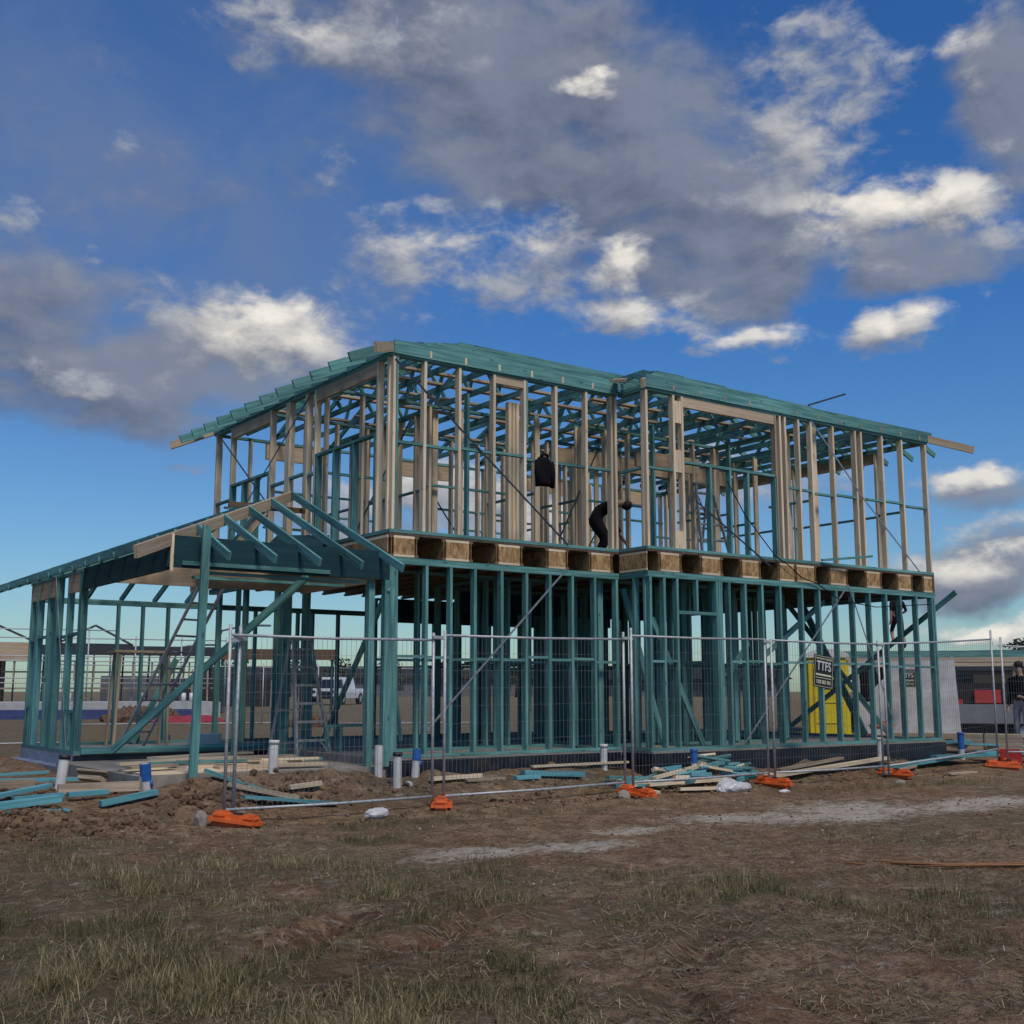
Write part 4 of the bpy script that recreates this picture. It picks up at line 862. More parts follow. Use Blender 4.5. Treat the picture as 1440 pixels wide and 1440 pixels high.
def soil_clods(name, n, where, mat, r0, r1, kind='stuff'):
    b = MB()
    for i in range(n):
        x, y = where(); r = R_.uniform(r0, r1)*R_.choice([.6, .8, 1, 1.3])
        b.lump((x, y, gz(x, y)+r*.25), (r*R_.uniform(.8, 1.3), r*R_.uniform(.7, 1.1), r*R_.uniform(.55, .9)), 1, .35)
    tag(b.build(name, mat), kind=kind)
def around(cx_, cy_, sx_, sy_): return lambda: (R_.gauss(cx_, sx_), R_.gauss(cy_, sy_))
def pick(*fs): return lambda: R_.choice(fs)()
soil_clods('soil_rubble', 620, pick(around(-4.9, -1.1, .4, .25), around(-4.3, -1.7, .6, .2), around(-2.9, -.95, .4, .3), around(-2.0, -.7, .5, .2), around(-4.5, .6, .6, .6)), CLODR, .014, .045)
soil_clods('soil_rubble', 620, pick(around(-1, -.65, .8, .2), around(1.2, -.9, 1.2, .25), around(2.9, -1.5, 1.3, .2), around(5, -1.3, 1.2, .2), around(8, -1.2, 1.5, .2), around(-.2, -1.7, 2.5, .2)), CLOD, .012, .04)
soil_clods('soil_rubble', 3200, lambda: (R_.uniform(-6.5, 7), R_.uniform(-10.5, -1.8)), CLOD, .004, .016)
soil_clods('soil_rubble', 420, pick(*[around(lin(r[i][0], r[i+1][0], t), lin(r[i][1], r[i+1][1], t), .16, .16) for r in RUTS for i in range(3) for t in (.1, .35, .6, .85)]), CLODR, .004, .016)
soil_clods('pale_rubble', 110, lambda: (R_.uniform(-4, 9), R_.uniform(-7, -1.7)), STONE, .005, .02)

pl = MB(); pl.tube([(5.9, YF-.02, 4.3), (6.3, YF-.03, 3.75), (7.0, YF-.03, 3.12), (7.25, YF-.06, 3.0), (7.6, YF-.05, 2.8), (8.0, YF-.04, 2.72), (8.6, YF-.05, 2.45), (9.6, YF-.03, 2.38), (11.2, YF-.03, 2.5)], .009, 6)
tag(pl.build('power_lead', BLACKC), 'black power lead looping over the floor edge of the right front', 'cable')
# ------------------------------------------------------------------ ladders, clothing, people
def step_ladder(loc, rz, h, lab, steps=6, w0=.29, w1=.15, back=.95, dark=False):
    o = thing('step_ladder', lab, 'ladder', loc, rz)
    for s in (-1, 1):
        b = MB(); b.beam((s*w0, 0, 0), (s*w1, .42, h), .03, .055, up=(0, 1, 0)); b.build('front_rail', ALU, o)
        b = MB(); b.beam((s*w0*.9-.05, back, 0), (s*w1, .50, h-.03), .028, .04, up=(0, 1, 0)); b.build('rear_leg', ALU, o)
    for i in range(steps):
        t = (i+1)/(steps+.6); w_ = lin(w0, w1, t); y = .42*t
        b = MB(); b.box(-w_, w_, y-.02, y+.06, h*t-.015, h*t+.02); b.build('step', ALU, o)
    for z in (.12, .4, .7): t = z; b = MB(); w_ = lin(w0*.9, w1, t); b.beam((-w_-.03, lin(back, .5, t), h*t), (w_-.03, lin(back, .5, t), h*t), .02, .025); b.build('rear_brace', ALU, o)
    b = MB(); b.rbox((0, .45, h), (w1*2+.06, .14, .05), .012); b.build('top_cap', ALU, o)
    for s in (-1, 1): b = MB(); b.beam((s*w0*.98, .01, .06), (s*w0*.5, .06, h/(steps+.6)-.01), .012, .02); b.build('corner_brace', ALU, o)
step_ladder((-.05, 2.05, -.10), .10, 1.78, 'aluminium step ladder standing open on the porch slab', back=.8)
step_ladder((7.75, 1.35, 3.06), -.1, 1.72, 'weathered step ladder standing on the upper floor behind the wide window opening', 5, .36, .18)
o = thing('extension_ladder', 'grey extension ladder leaning into the roof behind the porch', 'ladder', (-1.75, 5.2, 0))
top_ = Vector((.72, -1.7, 2.75)); side = Vector((.22, .06, 0))
for s in (-1, 1): b = MB(); b.beam(side*s, top_+side*s, .035, .09, up=(0, -1, .4)); b.build('ladder_rail', ALU, o)
for i in range(1, 11): t = i/11; b = MB(); b.tube([top_*t-side, top_*t+side], .017, 8); b.build('rung', ALU, o)
# trestle top beside it
o = thing('work_trestle', 'small wooden work platform under the extension ladder', 'trestle', (-1.3, 5.6, 0))
b = MB(); b.box(-.7, .3, -.2, .2, 1.52, 1.56); b.build('platform_board', OLDW, o)
for x, y in ((-.6, -.15), (.2, -.15), (-.6, .15), (.2, .15)): b = MB(); b.beam((x*1.1, y*1.3, 0), (x, y, 1.52), .04, .05, up=(0, 1, 0)); b.build('leg', OLDW, o)

def garment(name, loc, rz, pts_w, lab, mat=BLACKC, parent=None, thick=.06):
    """hanging cloth: widths by height"""
    b = MB(); rings = []
    for z, x0, x1, d in pts_w:
        base = len(b.V)
        for j in range(14):
            t = 2*math.pi*j/14; x = (x0+x1)/2+(x1-x0)/2*math.cos(t)*(1+.05*math.sin(5*t+z*20)); y = d*math.sin(t)*(1+.25*math.sin(3*t+z*15)); b.V.append((x, y, z))
        rings.append(base)
    for a, c_ in zip(rings[:-1], rings[1:]):
        for j in range(14): k2 = (j+1) % 14; b.face((a+j, a+k2, c_+k2, c_+j), [(0, 0)]*4, 0, True)
    b.face(tuple(rings[0]+j for j in range(14)), [(0, 0)]*14); b.face(tuple(rings[-1]+j for j in range(14)), [(0, 0)]*14)
    return b
jk = thing('work_jacket', 'black jacket hung over the nogging of the upper front wall', 'jacket', (2.64, -.035, 4.40))
garment('x', 0, 0, [(.0, -.10, .09, .03), (-.05, -.14, .13, .045), (-.12, -.155, .14, .05), (-.26, -.15, .15, .05), (-.38, -.135, .16, .05), (-.44, -.12, .15, .04)], '').build('jacket_body', BLACKC, jk)
for x0, dx in ((-.125, -.02), (.125, .03)): b = MB(); b.tube([(x0, -.01, -.06), (x0+dx, -.02, -.25), (x0+dx*.6, -.02, -.46)], [.045, .04, .035], 10); b.build('sleeve', BLACKC, jk)
b = MB(); b.tube([(-.06, 0, -.01), (-.03, -.02, .05), (.05, -.02, .04), (.07, 0, -.02)], .025, 8); b.build('hood', BLACKC, jk)

def person(lab, loc, rz, J, rad, mats, hair=HAIR, cap=None, shirt_z=None):
    """one skinned body; J joint positions facing +x, mats maps bone -> material slot (0 skin, 1 top, 2 legs, 3 boots)"""
    o = thing('person', lab, 'person', loc, rz)
    names = list(J); me = bpy.data.meshes.new('body')
    E_ = [('pelvis', 'spine'), ('spine', 'chest'), ('chest', 'neck'), ('neck', 'skull'), ('skull', 'crown')]
    for s in 'LR': E_ += [('chest', 'sh'+s), ('sh'+s, 'el'+s), ('el'+s, 'wr'+s), ('wr'+s, 'pa'+s), ('pelvis', 'hip'+s), ('hip'+s, 'kn'+s), ('kn'+s, 'an'+s), ('an'+s, 'toe'+s)]
    E_ = [e for e in E_ if e[0] in J and e[1] in J]
    P_ = {n: Vector(J[n]) for n in names}
    for s in 'LR':                                            # five fingers on each hand
        if 'pa'+s in P_:
            d = (P_['pa'+s]-P_['wr'+s]).normalized(); a = d.cross(Vector((1, .2, .1))).normalized()
            for i, (off, ln) in enumerate(((-.027, .07), (-.009, .085), (.009, .08), (.027, .062), (.045, .05))):
                f = 'f%s%d' % (s, i); P_[f] = P_['pa'+s]+a*off+d*ln+Vector((.015, 0, 0)) if i < 4 else P_['wr'+s]+a*.055+d*.055
                names.append(f); E_.append((('pa' if i < 4 else 'wr')+s, f)); rad = {**rad, f: .011}
    idx = {n: i for i, n in enumerate(names)}
    me.from_pydata([P_[n] for n in names], [(idx[a], idx[b_]) for a, b_ in E_], [])
    ob = bpy.data.objects.new('body', me); COL.objects.link(ob)
    sk = ob.modifiers.new('skin', 'SKIN'); sk.use_smooth_shade = True; sv_ = me.skin_vertices[0].data
    for n in names:
        r = rad.get(n, rad.get(n[:2], .05)); r = r if isinstance(r, tuple) else (r, r); sv_[idx[n]].radius = r; sv_[idx[n]].use_root = n == 'pelvis'
    ss = ob.modifiers.new('sub', 'SUBSURF'); ss.levels = 2; ss.render_levels = 2
    dg = bpy.context.evaluated_depsgraph_get(); m2 = bpy.data.meshes.new_from_object(ob.evaluated_get(dg)); bpy.data.objects.remove(ob)
    m2.materials.clear()
    for mt in (SKIN, mats['top'], mats['legs'], BOOT): m2.materials.append(mt)
    def bone_mat(a, b_, t):
        if a in ('neck', 'skull') or b_ in ('skull', 'crown'): return 0
        if b_[:2] in ('wr',): return mats.get('fore', 0)
        if b_[:2] in ('pa',) or b_[0] == 'f': return 0
        if b_[:2] == 'el': return 1
        if b_[:3] == 'toe': return 3
        if b_[:2] == 'an': return mats.get('shin', 2) if t < .86 else 3
        if b_[:2] == 'kn' or b_[:3] == 'hip': return 2
        if (a, b_) == ('pelvis', 'spine'): return 2 if t < .35 else 1
        return 1
    for f in m2.polygons:
        best = None
        for a, b_ in E_:
            A_, B_ = P_[a], P_[b_]; d = B_-A_; t = max(0, min(1, (f.center-A_).dot(d)/max(1e-9, d.length_squared))); q = (f.center-(A_+d*t)).length
            if best is None or q < best[0]: best = (q, a, b_, t)
        f.material_index = bone_mat(*best[1:])
    bo = bpy.data.objects.new('body', m2); COL.objects.link(bo); bo.parent = o
    hd_ = (P_['skull']+P_['crown'])/2; dirv = (P_['crown']-P_['skull']).normalized()
    b = MB(); c_ = hd_+dirv*.045-Vector((.018, 0, 0)); b.lump(c_, (.098, .085, .085), 3, .05, smooth=True); b.build('hair', hair, o)
    b = MB(); b.lump(hd_+Vector((.098, 0, -.01)), (.018, .013, .022), 1, .1); b.build('nose', SKIN, o)
    if cap: b = MB(); b.lump(c_+dirv*.02, (.105, .092, .075), 3, .03, smooth=True); b.rbox(c_+Vector((.12, 0, .005)), (.10, .13, .012), .005); b.build('cap', cap, o)
    return o
RAD = {'pelvis': (.15, .115), 'spine': (.135, .10), 'chest': (.16, .11), 'neck': .055, 'skull': (.075, .085), 'crown': (.062, .07), 'sh': .068, 'el': .046, 'wr': .032, 'pa': (.036, .022), 'hi': .09, 'kn': .062, 'an': .042, 'to': .04}
def J_stand(**kw):
    J = dict(pelvis=(0, 0, .95), spine=(.01, 0, 1.13), chest=(.0, 0, 1.37), neck=(.01, 0, 1.52), skull=(.03, 0, 1.62), crown=(.03, 0, 1.74),
             shL=(0, .19, 1.42), elL=(-.03, .25, 1.14), wrL=(.06, .25, .90), paL=(.09, .25, .82), shR=(0, -.19, 1.42), elR=(-.03, -.25, 1.14), wrR=(.06, -.25, .90), paR=(.09, -.25, .82),
             hipL=(0, .10, .90), knL=(.03, .11, .50), anL=(-.02, .11, .09), toeL=(.15, .12, .04), hipR=(0, -.10, .90), knR=(.03, -.11, .50), anR=(-.02, -.11, .09), toeR=(.15, -.12, .04))
    J.update(kw); return J
def facing(deg): return -YAW+math.radians(deg)     # 0 = facing the right of the photo, 180 = its left
# man bending on the upper floor
person('worker in black bending over on the upper floor behind the studs', (5.02, 1.5, 3.06), facing(-8),
       J_stand(pelvis=(-.12, 0, .80), spine=(.0, 0, .93), chest=(.19, 0, 1.0), neck=(.31, 0, 1.05), skull=(.39, 0, 1.05), crown=(.49, 0, 1.01),
               shL=(.2, .19, 1.0), elL=(.24, .23, .72), wrL=(.36, .20, .48), paL=(.40, .19, .40), shR=(.2, -.19, 1.0), elR=(.24, -.23, .72), wrR=(.36, -.2, .48), paR=(.40, -.2, .40),
               hipL=(-.12, .10, .76), hipR=(-.10, -.10, .76), knL=(.08, .12, .44), knR=(.12, -.12, .44), anL=(-.12, .12, .09), anR=(-.05, -.12, .09), toeL=(.05, .12, .04), toeR=(.12, -.12, .04)),
       {**RAD, 'pelvis': (.18, .15), 'spine': (.17, .14), 'chest': (.185, .15), 'hi': .12, 'kn': .085, 'an': .06, 'el': .06, 'sh': .085}, dict(top=DARKT, legs=DARKT, fore=1))
# man stepping along the neighbour's roof frame
person('man in black t-shirt and shorts stepping along the neighbouring roof frame', (22.80, 8.58, 2.17), facing(98),
       J_stand(elL=(-.12, .26, 1.16), wrL=(-.10, .27, .90), paL=(-.06, .27, .82), elR=(-.02, -.28, 1.18), wrR=(.20, -.27, 1.12), paR=(.28, -.26, 1.12),
               hipL=(0, .10, .90), knL=(.22, .11, .56), anL=(.10, .11, .18), toeL=(.27, .12, .12), knR=(-.05, -.11, .50), anR=(-.22, -.11, .12), toeR=(-.06, -.12, .04), skull=(.05, 0, 1.61), crown=(.06, 0, 1.73)),
       RAD, dict(top=DARKT, legs=SHORTS, shin=0), cap=DARKT)
# man at the right edge
person('man in black top and pale trousers standing at the right edge of the site', (14.75, -.22, gz(14.75, -.22)), facing(215),
       J_stand(wrL=(.16, .20, 1.05), paL=(.24, .16, 1.08), elL=(-.04, .27, 1.16), knL=(.05, .12, .50), anL=(.02, .12, .09), toeL=(.19, .13, .04)), RAD, dict(top=DARKT, legs=GREYP, fore=1), cap=HAIR)
jk = thing('work_jacket', 'black jacket draped on the corner of the leaning grey sheet', 'jacket', (16.9, 4.95, 1.38), -YAW)
garment('x', 0, 0, [(.12, -.42, .30, .03), (.02, -.44, .34, .06), (-.12, -.44, .22, .07), (-.26, -.44, .06, .06), (-.45, -.43, -.12, .05), (-.75, -.42, -.22, .03)], '').build('jacket_body', BLACKC, jk)
b = MB(); b.tube([(-.1, -.02, .05), (.05, -.06, -.1), (.1, -.06, -.2)], [.06, .05, .04], 10); b.build('sleeve', BLACKC, jk)

# ------------------------------------------------------------------ further off
def at(deg, dist, z=None):
    a = YAW+math.radians(deg); x = CAM.x+math.sin(a)*dist; y = CAM.y+math.cos(a)*dist
    return (x, y, gz(x, y) if z is None else z)
def face_cam(deg, turn=0): return -(YAW+math.radians(deg))+math.radians(turn)
# portable toilet
o = thing('portable_toilet', 'bright yellow portable toilet with pale roof behind the house frame', 'toilet', at(14.9, 30.5), face_cam(14.9, 8))
b = MB(); b.rbox((0, .45, 1.05), (1.06, 1.0, 2.0), .07, seg=3); b.build('cabin', YELLOW, o)
b = MB(); b.rbox((.02, -.062, 1.08), (.74, .03, 1.8), .012); b.build('door', YELLOW, o)
for z in (.45, .95, 1.4): b = MB(); b.rbox((.02, -.085, z), (.66, .02, .03), .006); b.build('door_rib', YELLOW, o)
b = MB(); b.prism([(-.56, 2.05), (.56, 2.05), (.50, 2.16), (.2, 2.26), (-.2, 2.26), (-.50, 2.16)], -.08, .98); b.build('roof', WHITEP, o)
b = MB(); b.rbox((0, .45, .04), (1.12, 1.1, .12), .02); b.build('skid_base', PVCD, o)
b = MB(); b.rbox((.30, -.09, 1.05), (.05, .03, .16), .008); b.build('latch', PVCD, o)
b = MB(); b.box(-.12, .26, -.105, -.085, 1.30, 1.52); b.build('door_plate', SIGNB, o)
# leaning sheet with a second sign
o = thing('wall_sheet', 'tall grey sheet panel standing under the neighbouring frame', 'panel', at(18.35, 32), face_cam(18.35, 6))
b = MB(); b.beam((-1.25, .15, .12), (1.25, 0, .12), .02, .03); b.hexa([(-1.30, .25, .1), (1.30, 0, .1), (1.22, .04, 2.0), (-1.25, .3, 1.98), (-1.30, .28, .1), (1.30, .03, .1), (1.22, .07, 2.0), (-1.25, .33, 1.98)], 2, .03, 2); b.build('sheet_panel', SHEET, o)
b = MB()
for x in (-1.2, -.4, .45, 1.2): b.beam((x, .36-.1*x, 0), (x, .36-.1*x, 2.1), .05, .05, up=(0, 1, 0))
b.build('sheet_post', GALV, o)
p = at(18.45, 31.6); hire_sign((p[0], p[1], 1.22), face_cam(18.45), 0, 'black hire sign hanging on the tall grey sheet panel', .8)
# neighbouring house frame at right
o = thing('neighbour_house_frame', 'low house frame with teal roof trusses beyond the right corner', 'house frame', at(20.3, 37), face_cam(20.3, 4))
zt = 2.05
b = MB(); b.box(-4.2, 7, 0, 5, zt+.02, zt+.16); b.build('fascia_board', LVL, o)
b = MB(); b.box(-4.3, 7, -.04, -.004, zt-.10, zt+.0); b.build('lower_fascia', CREAM, o)
b = MB()
for i in range(8): b.beam((-3.8+.1*i, .3+.5*i, zt+.22+.03*i), (3.0+.1*i, .3+.5*i, zt+.20+.03*i), .05, .12)
b.build('roof_truss', TEAL, o)
for x in (-4.1, -3.0, -1.9, -.6, 1.45, 1.75, 2.35, 3.9, 5.2): b = MB(); b.beam((x, .1, -.2), (x, .1, zt-.1), .07, .09, up=(0, 1, 0)); b.build('post', OLDW if x > 1 else TEAL, o)
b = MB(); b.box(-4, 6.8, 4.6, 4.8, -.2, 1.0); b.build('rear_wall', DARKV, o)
b = MB(); b.box(.9, 6, 3.0, 3.05, 1.0, 1.75); b.build('stacked_sheet', SHEET, o)
b = MB(); b.box(2.0, 3.1, 2.6, 2.9, 1.2, 1.6); b.build('green_tarp', plain('green_tarp', (.10, .16, .05), .7, 0, .3, 6, .2), o)
# tray truck in front of it
o = thing('tray_truck', 'pale tray truck side with dark load bay and red barriers on it', 'truck', at(21.7, 33.5), face_cam(21.7, 6))
b = MB(); b.rbox((.1, .5, .62), (2.6, 1.6, .50), .02); b.build('tray_side', plain('tray_paint', (.20, .205, .22), .5, 0, .15, 3, .1, dirt=(.2, .18, .16)), o)
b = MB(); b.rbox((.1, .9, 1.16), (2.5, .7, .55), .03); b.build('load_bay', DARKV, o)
b = MB(); b.box(-.2, .45, .44, .50, .90, 1.25); b.box(-1.1, -.5, .44, .50, .88, 1.0); b.build('barrier', RED, o)
b = MB(); b.rbox((0, .6, .24), (2.5, 1.2, .25), .02); b.build('chassis', PVCD, o)
for x in (-.85, .95): b = MB(); b.tube([(x, -.18, .18), (x, .05, .18)], .36, 20); wh = b.build('wheel', TYRE, o); b = MB(); b.tube([(x, -.2, .18), (x, -.1, .18)], .18, 14); b.build('rim', GALV, wh)
# pale timber pack on the ground and small things by it
o = thing('timber_pack', 'long pale pack of boards with dark strapping beyond the right corner', 'timber pack', at(20.3, 25.2), face_cam(20.3, -8))
for j in range(4):
    b = MB()
    for i in range(5): b.box(-1.25+.02*j, 1.25-.05*i*.3, .11*i, .11*i+.10, .06+.075*j, .06+.075*j+.07)
    b.build('board_layer', LVL, o)
for x in (-.85, -.70, -.55, -.1, .05): b = MB(); b.lump((x, -.02, .18+R_.uniform(-.05, .05)), (.10, .02, .05), 2, .4); b.build('bark_mark', BLACKC, o)
b = MB(); b.box(.55, .57, -.006, .56, .0, .37); b.build('strap', PVCD, o)
for i, (dg, ds, c_, lab) in enumerate(((17.3, 26, RED, 'red and white bag nearest the yellow toilet'), (18.6, 26.3, RED, 'red and white bag standing left of the timber pack'), (16.6, 27, NETR, 'dark red crate behind the leaning braces'), (22.6, 24.5, RED, 'red toolbox at the feet of the standing man'))):
    p = at(dg, ds); b = MB(); b.rbox((0, 0, .14), (.42, .3, .30), .04); q = b.build(('cement_bag', 'cement_bag', 'plastic_crate', 'tool_box')[i], c_); q.location = p; q.rotation_euler = (0, 0, face_cam(dg)); tag(q, lab, ('bag', 'bag', 'crate', 'toolbox')[i])
    if i < 2: b = MB(); b.rbox((-.08, -.155, .16), (.16, .02, .2), .005); b.build('bag_panel', WHITEP, q)
# street lamps
def street_lamp(deg, dist, h, arm, lab, s=1):
    o = thing('street_lamp', lab, 'street lamp', at(deg, dist), face_cam(deg), 'street lamps beyond the site')
    b = MB(); b.tube([(0, 0, 0), (0, 0, h*.5), (.02, 0, h*.82), (.25*s, 0, h*.95), (arm*.5*s, 0, h*1.0), (arm*s, 0, h*1.02)], [.09, .08, .065, .055, .05, .05], 10); b.build('pole', LAMPG, o)
    b = MB(); b.rbox((arm*s+.2*s, 0, h*1.02), (.6, .22, .10), .03); b.build('lamp_head', LAMPG, o)
street_lamp(-16.2, 62, 3.15, 1.9, 'grey street lamp with curved arm behind the left scaffolded house')
street_lamp(-14.05, 62, 4.15, 2.2, 'grey street lamp seen right of the leaning porch prop')
# left neighbouring house being scaffolded
def wallbox(b, x0, x1, y0, y1, z0, z1): b.box(x0, x1, y0, y1, z0, z1)
o = thing('scaffolded_house', 'single storey house shell with dark fascia and scaffold rails at far left', 'house', at(-20.5, 54), face_cam(-20.5, 3))
b = MB(); b.box(-9, 6.2, 0, .2, -.3, .25); b.build('wall', BRICKD, o)
for x in np.arange(-8.8, 6.2, .55): x_ = x+R_.uniform(-.1, .1); b = MB(); b.beam((x_, .3+R_.uniform(0, 1.2), .25), (x_+R_.uniform(-.05, .05), .5, 2.5), .07, .09, up=(0, 1, 0)); b.build('stud', R_.choice([OLDW, GALV, TEAL_SHADE, DARKV]), o)
for z in (1.0, 1.7): b = MB(); b.beam((-9, .6, z), (6.2, .6, z+.05), .05, .07); b.build('nogging', OLDW, o)
b = MB(); b.box(-6.5, -4.1, .9, 1.0, .3, 1.5); b.build('wrapped_panel', SHEET, o)
b = MB(); b.box(-9, -1.4, -.05, -.004, 2.15, 2.95); b.build('wall_sheet', LVL, o)
b = MB(); b.box(-1.4, 6.3, -.35, -.05, 2.45, 2.85); b.build('fascia', ROOFD, o)
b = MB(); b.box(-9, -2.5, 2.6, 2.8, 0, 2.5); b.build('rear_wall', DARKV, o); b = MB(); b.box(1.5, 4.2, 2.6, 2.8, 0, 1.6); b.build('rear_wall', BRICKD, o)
b = MB(); b.prism([(-5.2, 2.96), (5.6, 2.86), (.6, 3.45), (-2.0, 3.45)], .2, 2.6) if False else None
b = MB()
for x0, x1, z in ((-4.5, -1.2, .75), (-.6, 2.6, .85)):
    b.beam((x0, .5, 2.9), ((x0+x1)/2, .5, 2.9+z), .05, .09); b.beam((x1, .5, 2.9), ((x0+x1)/2, .5, 2.9+z), .05, .09); b.beam((x0, .5, 2.92), (x1, .5, 2.92), .05, .09)
b.build('roof_truss', ROOFD, o)
for x in np.arange(-8.6, 6.2, .8): b = MB(); b.beam((x, .05, 1.35), (x, .05, 2.2), .06, .09, up=(0, 1, 0)); b.build('stud', OLDW, o)
o = thing('scaffold', 'tube scaffold with guard rails around the house at far left', 'scaffold', at(-20.5, 52.6), face_cam(-20.5, 3))
for x in np.arange(-8.8, 6.6, 1.9): b = MB(); b.tube([(x, 0, 0), (x, 0, 3.55 if x < 2 else 3.25)], .03, 6); b.build('standard', GALV, o)
for z, x0, x1 in ((1.25, -8.8, 6.6), (1.45, -8.8, 6.6), (2.15, -8.8, 6.6), (2.35, -8.8, 6.6), (3.1, -8.8, 6.4), (3.45, -8.8, 1.9)): b = MB(); b.tube([(x0, -.02, z), (x1, -.02, z)], .026, 6); b.build('ledger', GALV, o)
for x in np.arange(-8.8, 4.5, 3.8): b = MB(); b.tube([(x, -.04, 1.4), (x+1.9, -.04, 2.3)], .022, 6); b.build('brace', GALV, o)
o = thing('raised_slab', 'raised white edged slab with blue formwork in the grass at far left', 'slab', at(-20.2, 46), face_cam(-20.2, 2))
zs = -o.location.z
b = MB(); b.box(-9, 5.2, 0, 5, -.5, .50+zs); b.build('slab_edge', SLABW, o); b = MB(); b.box(-9, 4.2, -.08, -.004, -.5, .24+zs); b.build('formwork', FORMB, o)
for x in (-.2, 2.4, 3.5, 3.9, 4.2): b = MB(); b.tube([(x, .6, .5+zs), (x, .6, .84+zs)], .09, 10); b.build('pipe_stub', PVC, o)
o = thing('carport_frame', 'far open frame with brown beam seen through the porch', 'frame', at(-10.9, 52), face_cam(-10.9))
b = MB(); b.box(-2.8, 2.2, 0, .2, 2.3, 2.75); b.build('beam', BROWNW, o)
for x in (-2.6, -.2, 2.05): b = MB(); b.beam((x, .1, -.2), (x, .1, 2.3), .12, .12, up=(0, 1, 0)); b.build('post', TEAL_SHADE, o)
# dark unfinished frame behind the step ladder
o = thing('unfinished_house', 'dark unfinished house frame in the distance behind the step ladder', 'house frame', at(-12.2, 66), face_cam(-12.2, 5))
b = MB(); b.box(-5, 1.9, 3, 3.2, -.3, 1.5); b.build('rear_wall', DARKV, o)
for x in np.arange(-5, 2.1, .6): x_ = x+R_.uniform(-.15, .15); b = MB(); b.beam((x_, R_.uniform(0, 2), -.3), (x_, .5, R_.uniform(1.3, 2.2)), .08, .09, up=(0, 1, 0)); b.build('stud', R_.choice([DARKV, TEAL_SHADE, OLDW, GALV]), o)
b = MB(); b.beam((-5, .5, 1.5), (2.1, .5, 1.55), .1, .12); b.build('top_plate', DARKV, o)
# white ute
o = thing('parked_car', 'white pick up parked beyond the site, seen through the porch', 'car', at(-9.0, 74), face_cam(-9.0, -22)); o.scale = (1.0, 1.0, 1.0)
b = MB(); b.prism([(-.92, .42), (.92, .42), (.95, .75), (.92, 1.02), (-.92, 1.02), (-.95, .75)], 0, 4.9); b.build('body', CARW, o)
b = MB(); b.prism([(-.84, 1.02), (.84, 1.02), (.68, 1.72), (-.68, 1.72)], 1.3, 3.2); b.build('cab', CARW, o)
b = MB(); b.hexa([(-.78, .95, 1.03), (.78, .95, 1.03), (.66, 1.35, 1.66), (-.66, 1.35, 1.66), (-.78, 1.29, 1.03), (.78, 1.29, 1.03), (.66, 1.4, 1.66), (-.66, 1.4, 1.66)], 1.5, .3, .6); b.build('windscreen', GLASS, o)
b = MB(); b.rbox((0, -.02, .72), (.9, .06, .26), .02); b.build('grille', PVCD, o)
for s in (-1, 1): b = MB(); b.rbox((s*.72, -.02, .82), (.34, .06, .16), .03); b.build('headlight', GLASS, o)
b = MB(); b.rbox((0, -.04, .46), (1.8, .10, .16), .04); b.build('bumper', PVCD, o)
for x in (-.85, .85):
    for y in (.85, 3.9): b = MB(); b.tube([(x-.11, y, .38), (x+.11, y, .38)], .38, 18); w_ = b.build('wheel', TYRE, o); b = MB(); b.tube([(x-.115, y, .38), (x+.115, y, .38)], .2, 12); b.build('rim', GALV, w_)
# houses far behind
def far_house(deg, dist, wd, hh, rise, lab, mat=BRICKD, turn=0):
    o = thing('far_house', lab, 'house', at(deg, dist), face_cam(deg, turn), 'houses on the horizon')
    b = MB(); b.box(-wd/2, wd/2, 0, 9, -.5, hh); b.build('wall', mat, o)
    b = MB(); b.prism([(-wd/2-.5, hh+.02), (wd/2+.5, hh+.02), (wd/2-2.4, hh+rise), (-wd/2+2.4, hh+rise)], -.6, 9.6); b.build('roof', ROOFD, o)
    for x in (-.3, .05, .3): b = MB(); b.box(x*wd-.7, x*wd+.7, -.06, -.004, .9, 2.1); b.build('window', GLASS, o)
    b = MB(); b.box(-wd*.47, -wd*.22, -.05, -.004, 0, 2.2); b.build('garage_door', ROOFD, o)
for i, (dg, ds, wd, hh, ri) in enumerate(((-7.2, 168, 17, 2.5, 1.7), (-4.6, 176, 16, 2.5, 1.9), (-1.8, 170, 15, 2.5, 1.7), (-12.4, 180, 17, 2.5, 1.9), (1.5, 180, 17, 2.5, 1.8), (6, 178, 17, 2.5, 1.8), (10.5, 172, 16, 2.5, 1.8))):
    far_house(dg, ds, wd, hh, ri, ['far grey house right of the white pick up', 'far dark roofed house seen left of the corner post', 'far house seen between the left front studs', 'far house seen left of the step ladder', 'far house hidden mostly by the middle partitions', 'far house seen through the double posts', 'far house left of the yellow toilet'][i], BRICKD)
far_house(23.5, 100, 13, 2.5, 1.6, 'far house above the truck at the right edge')
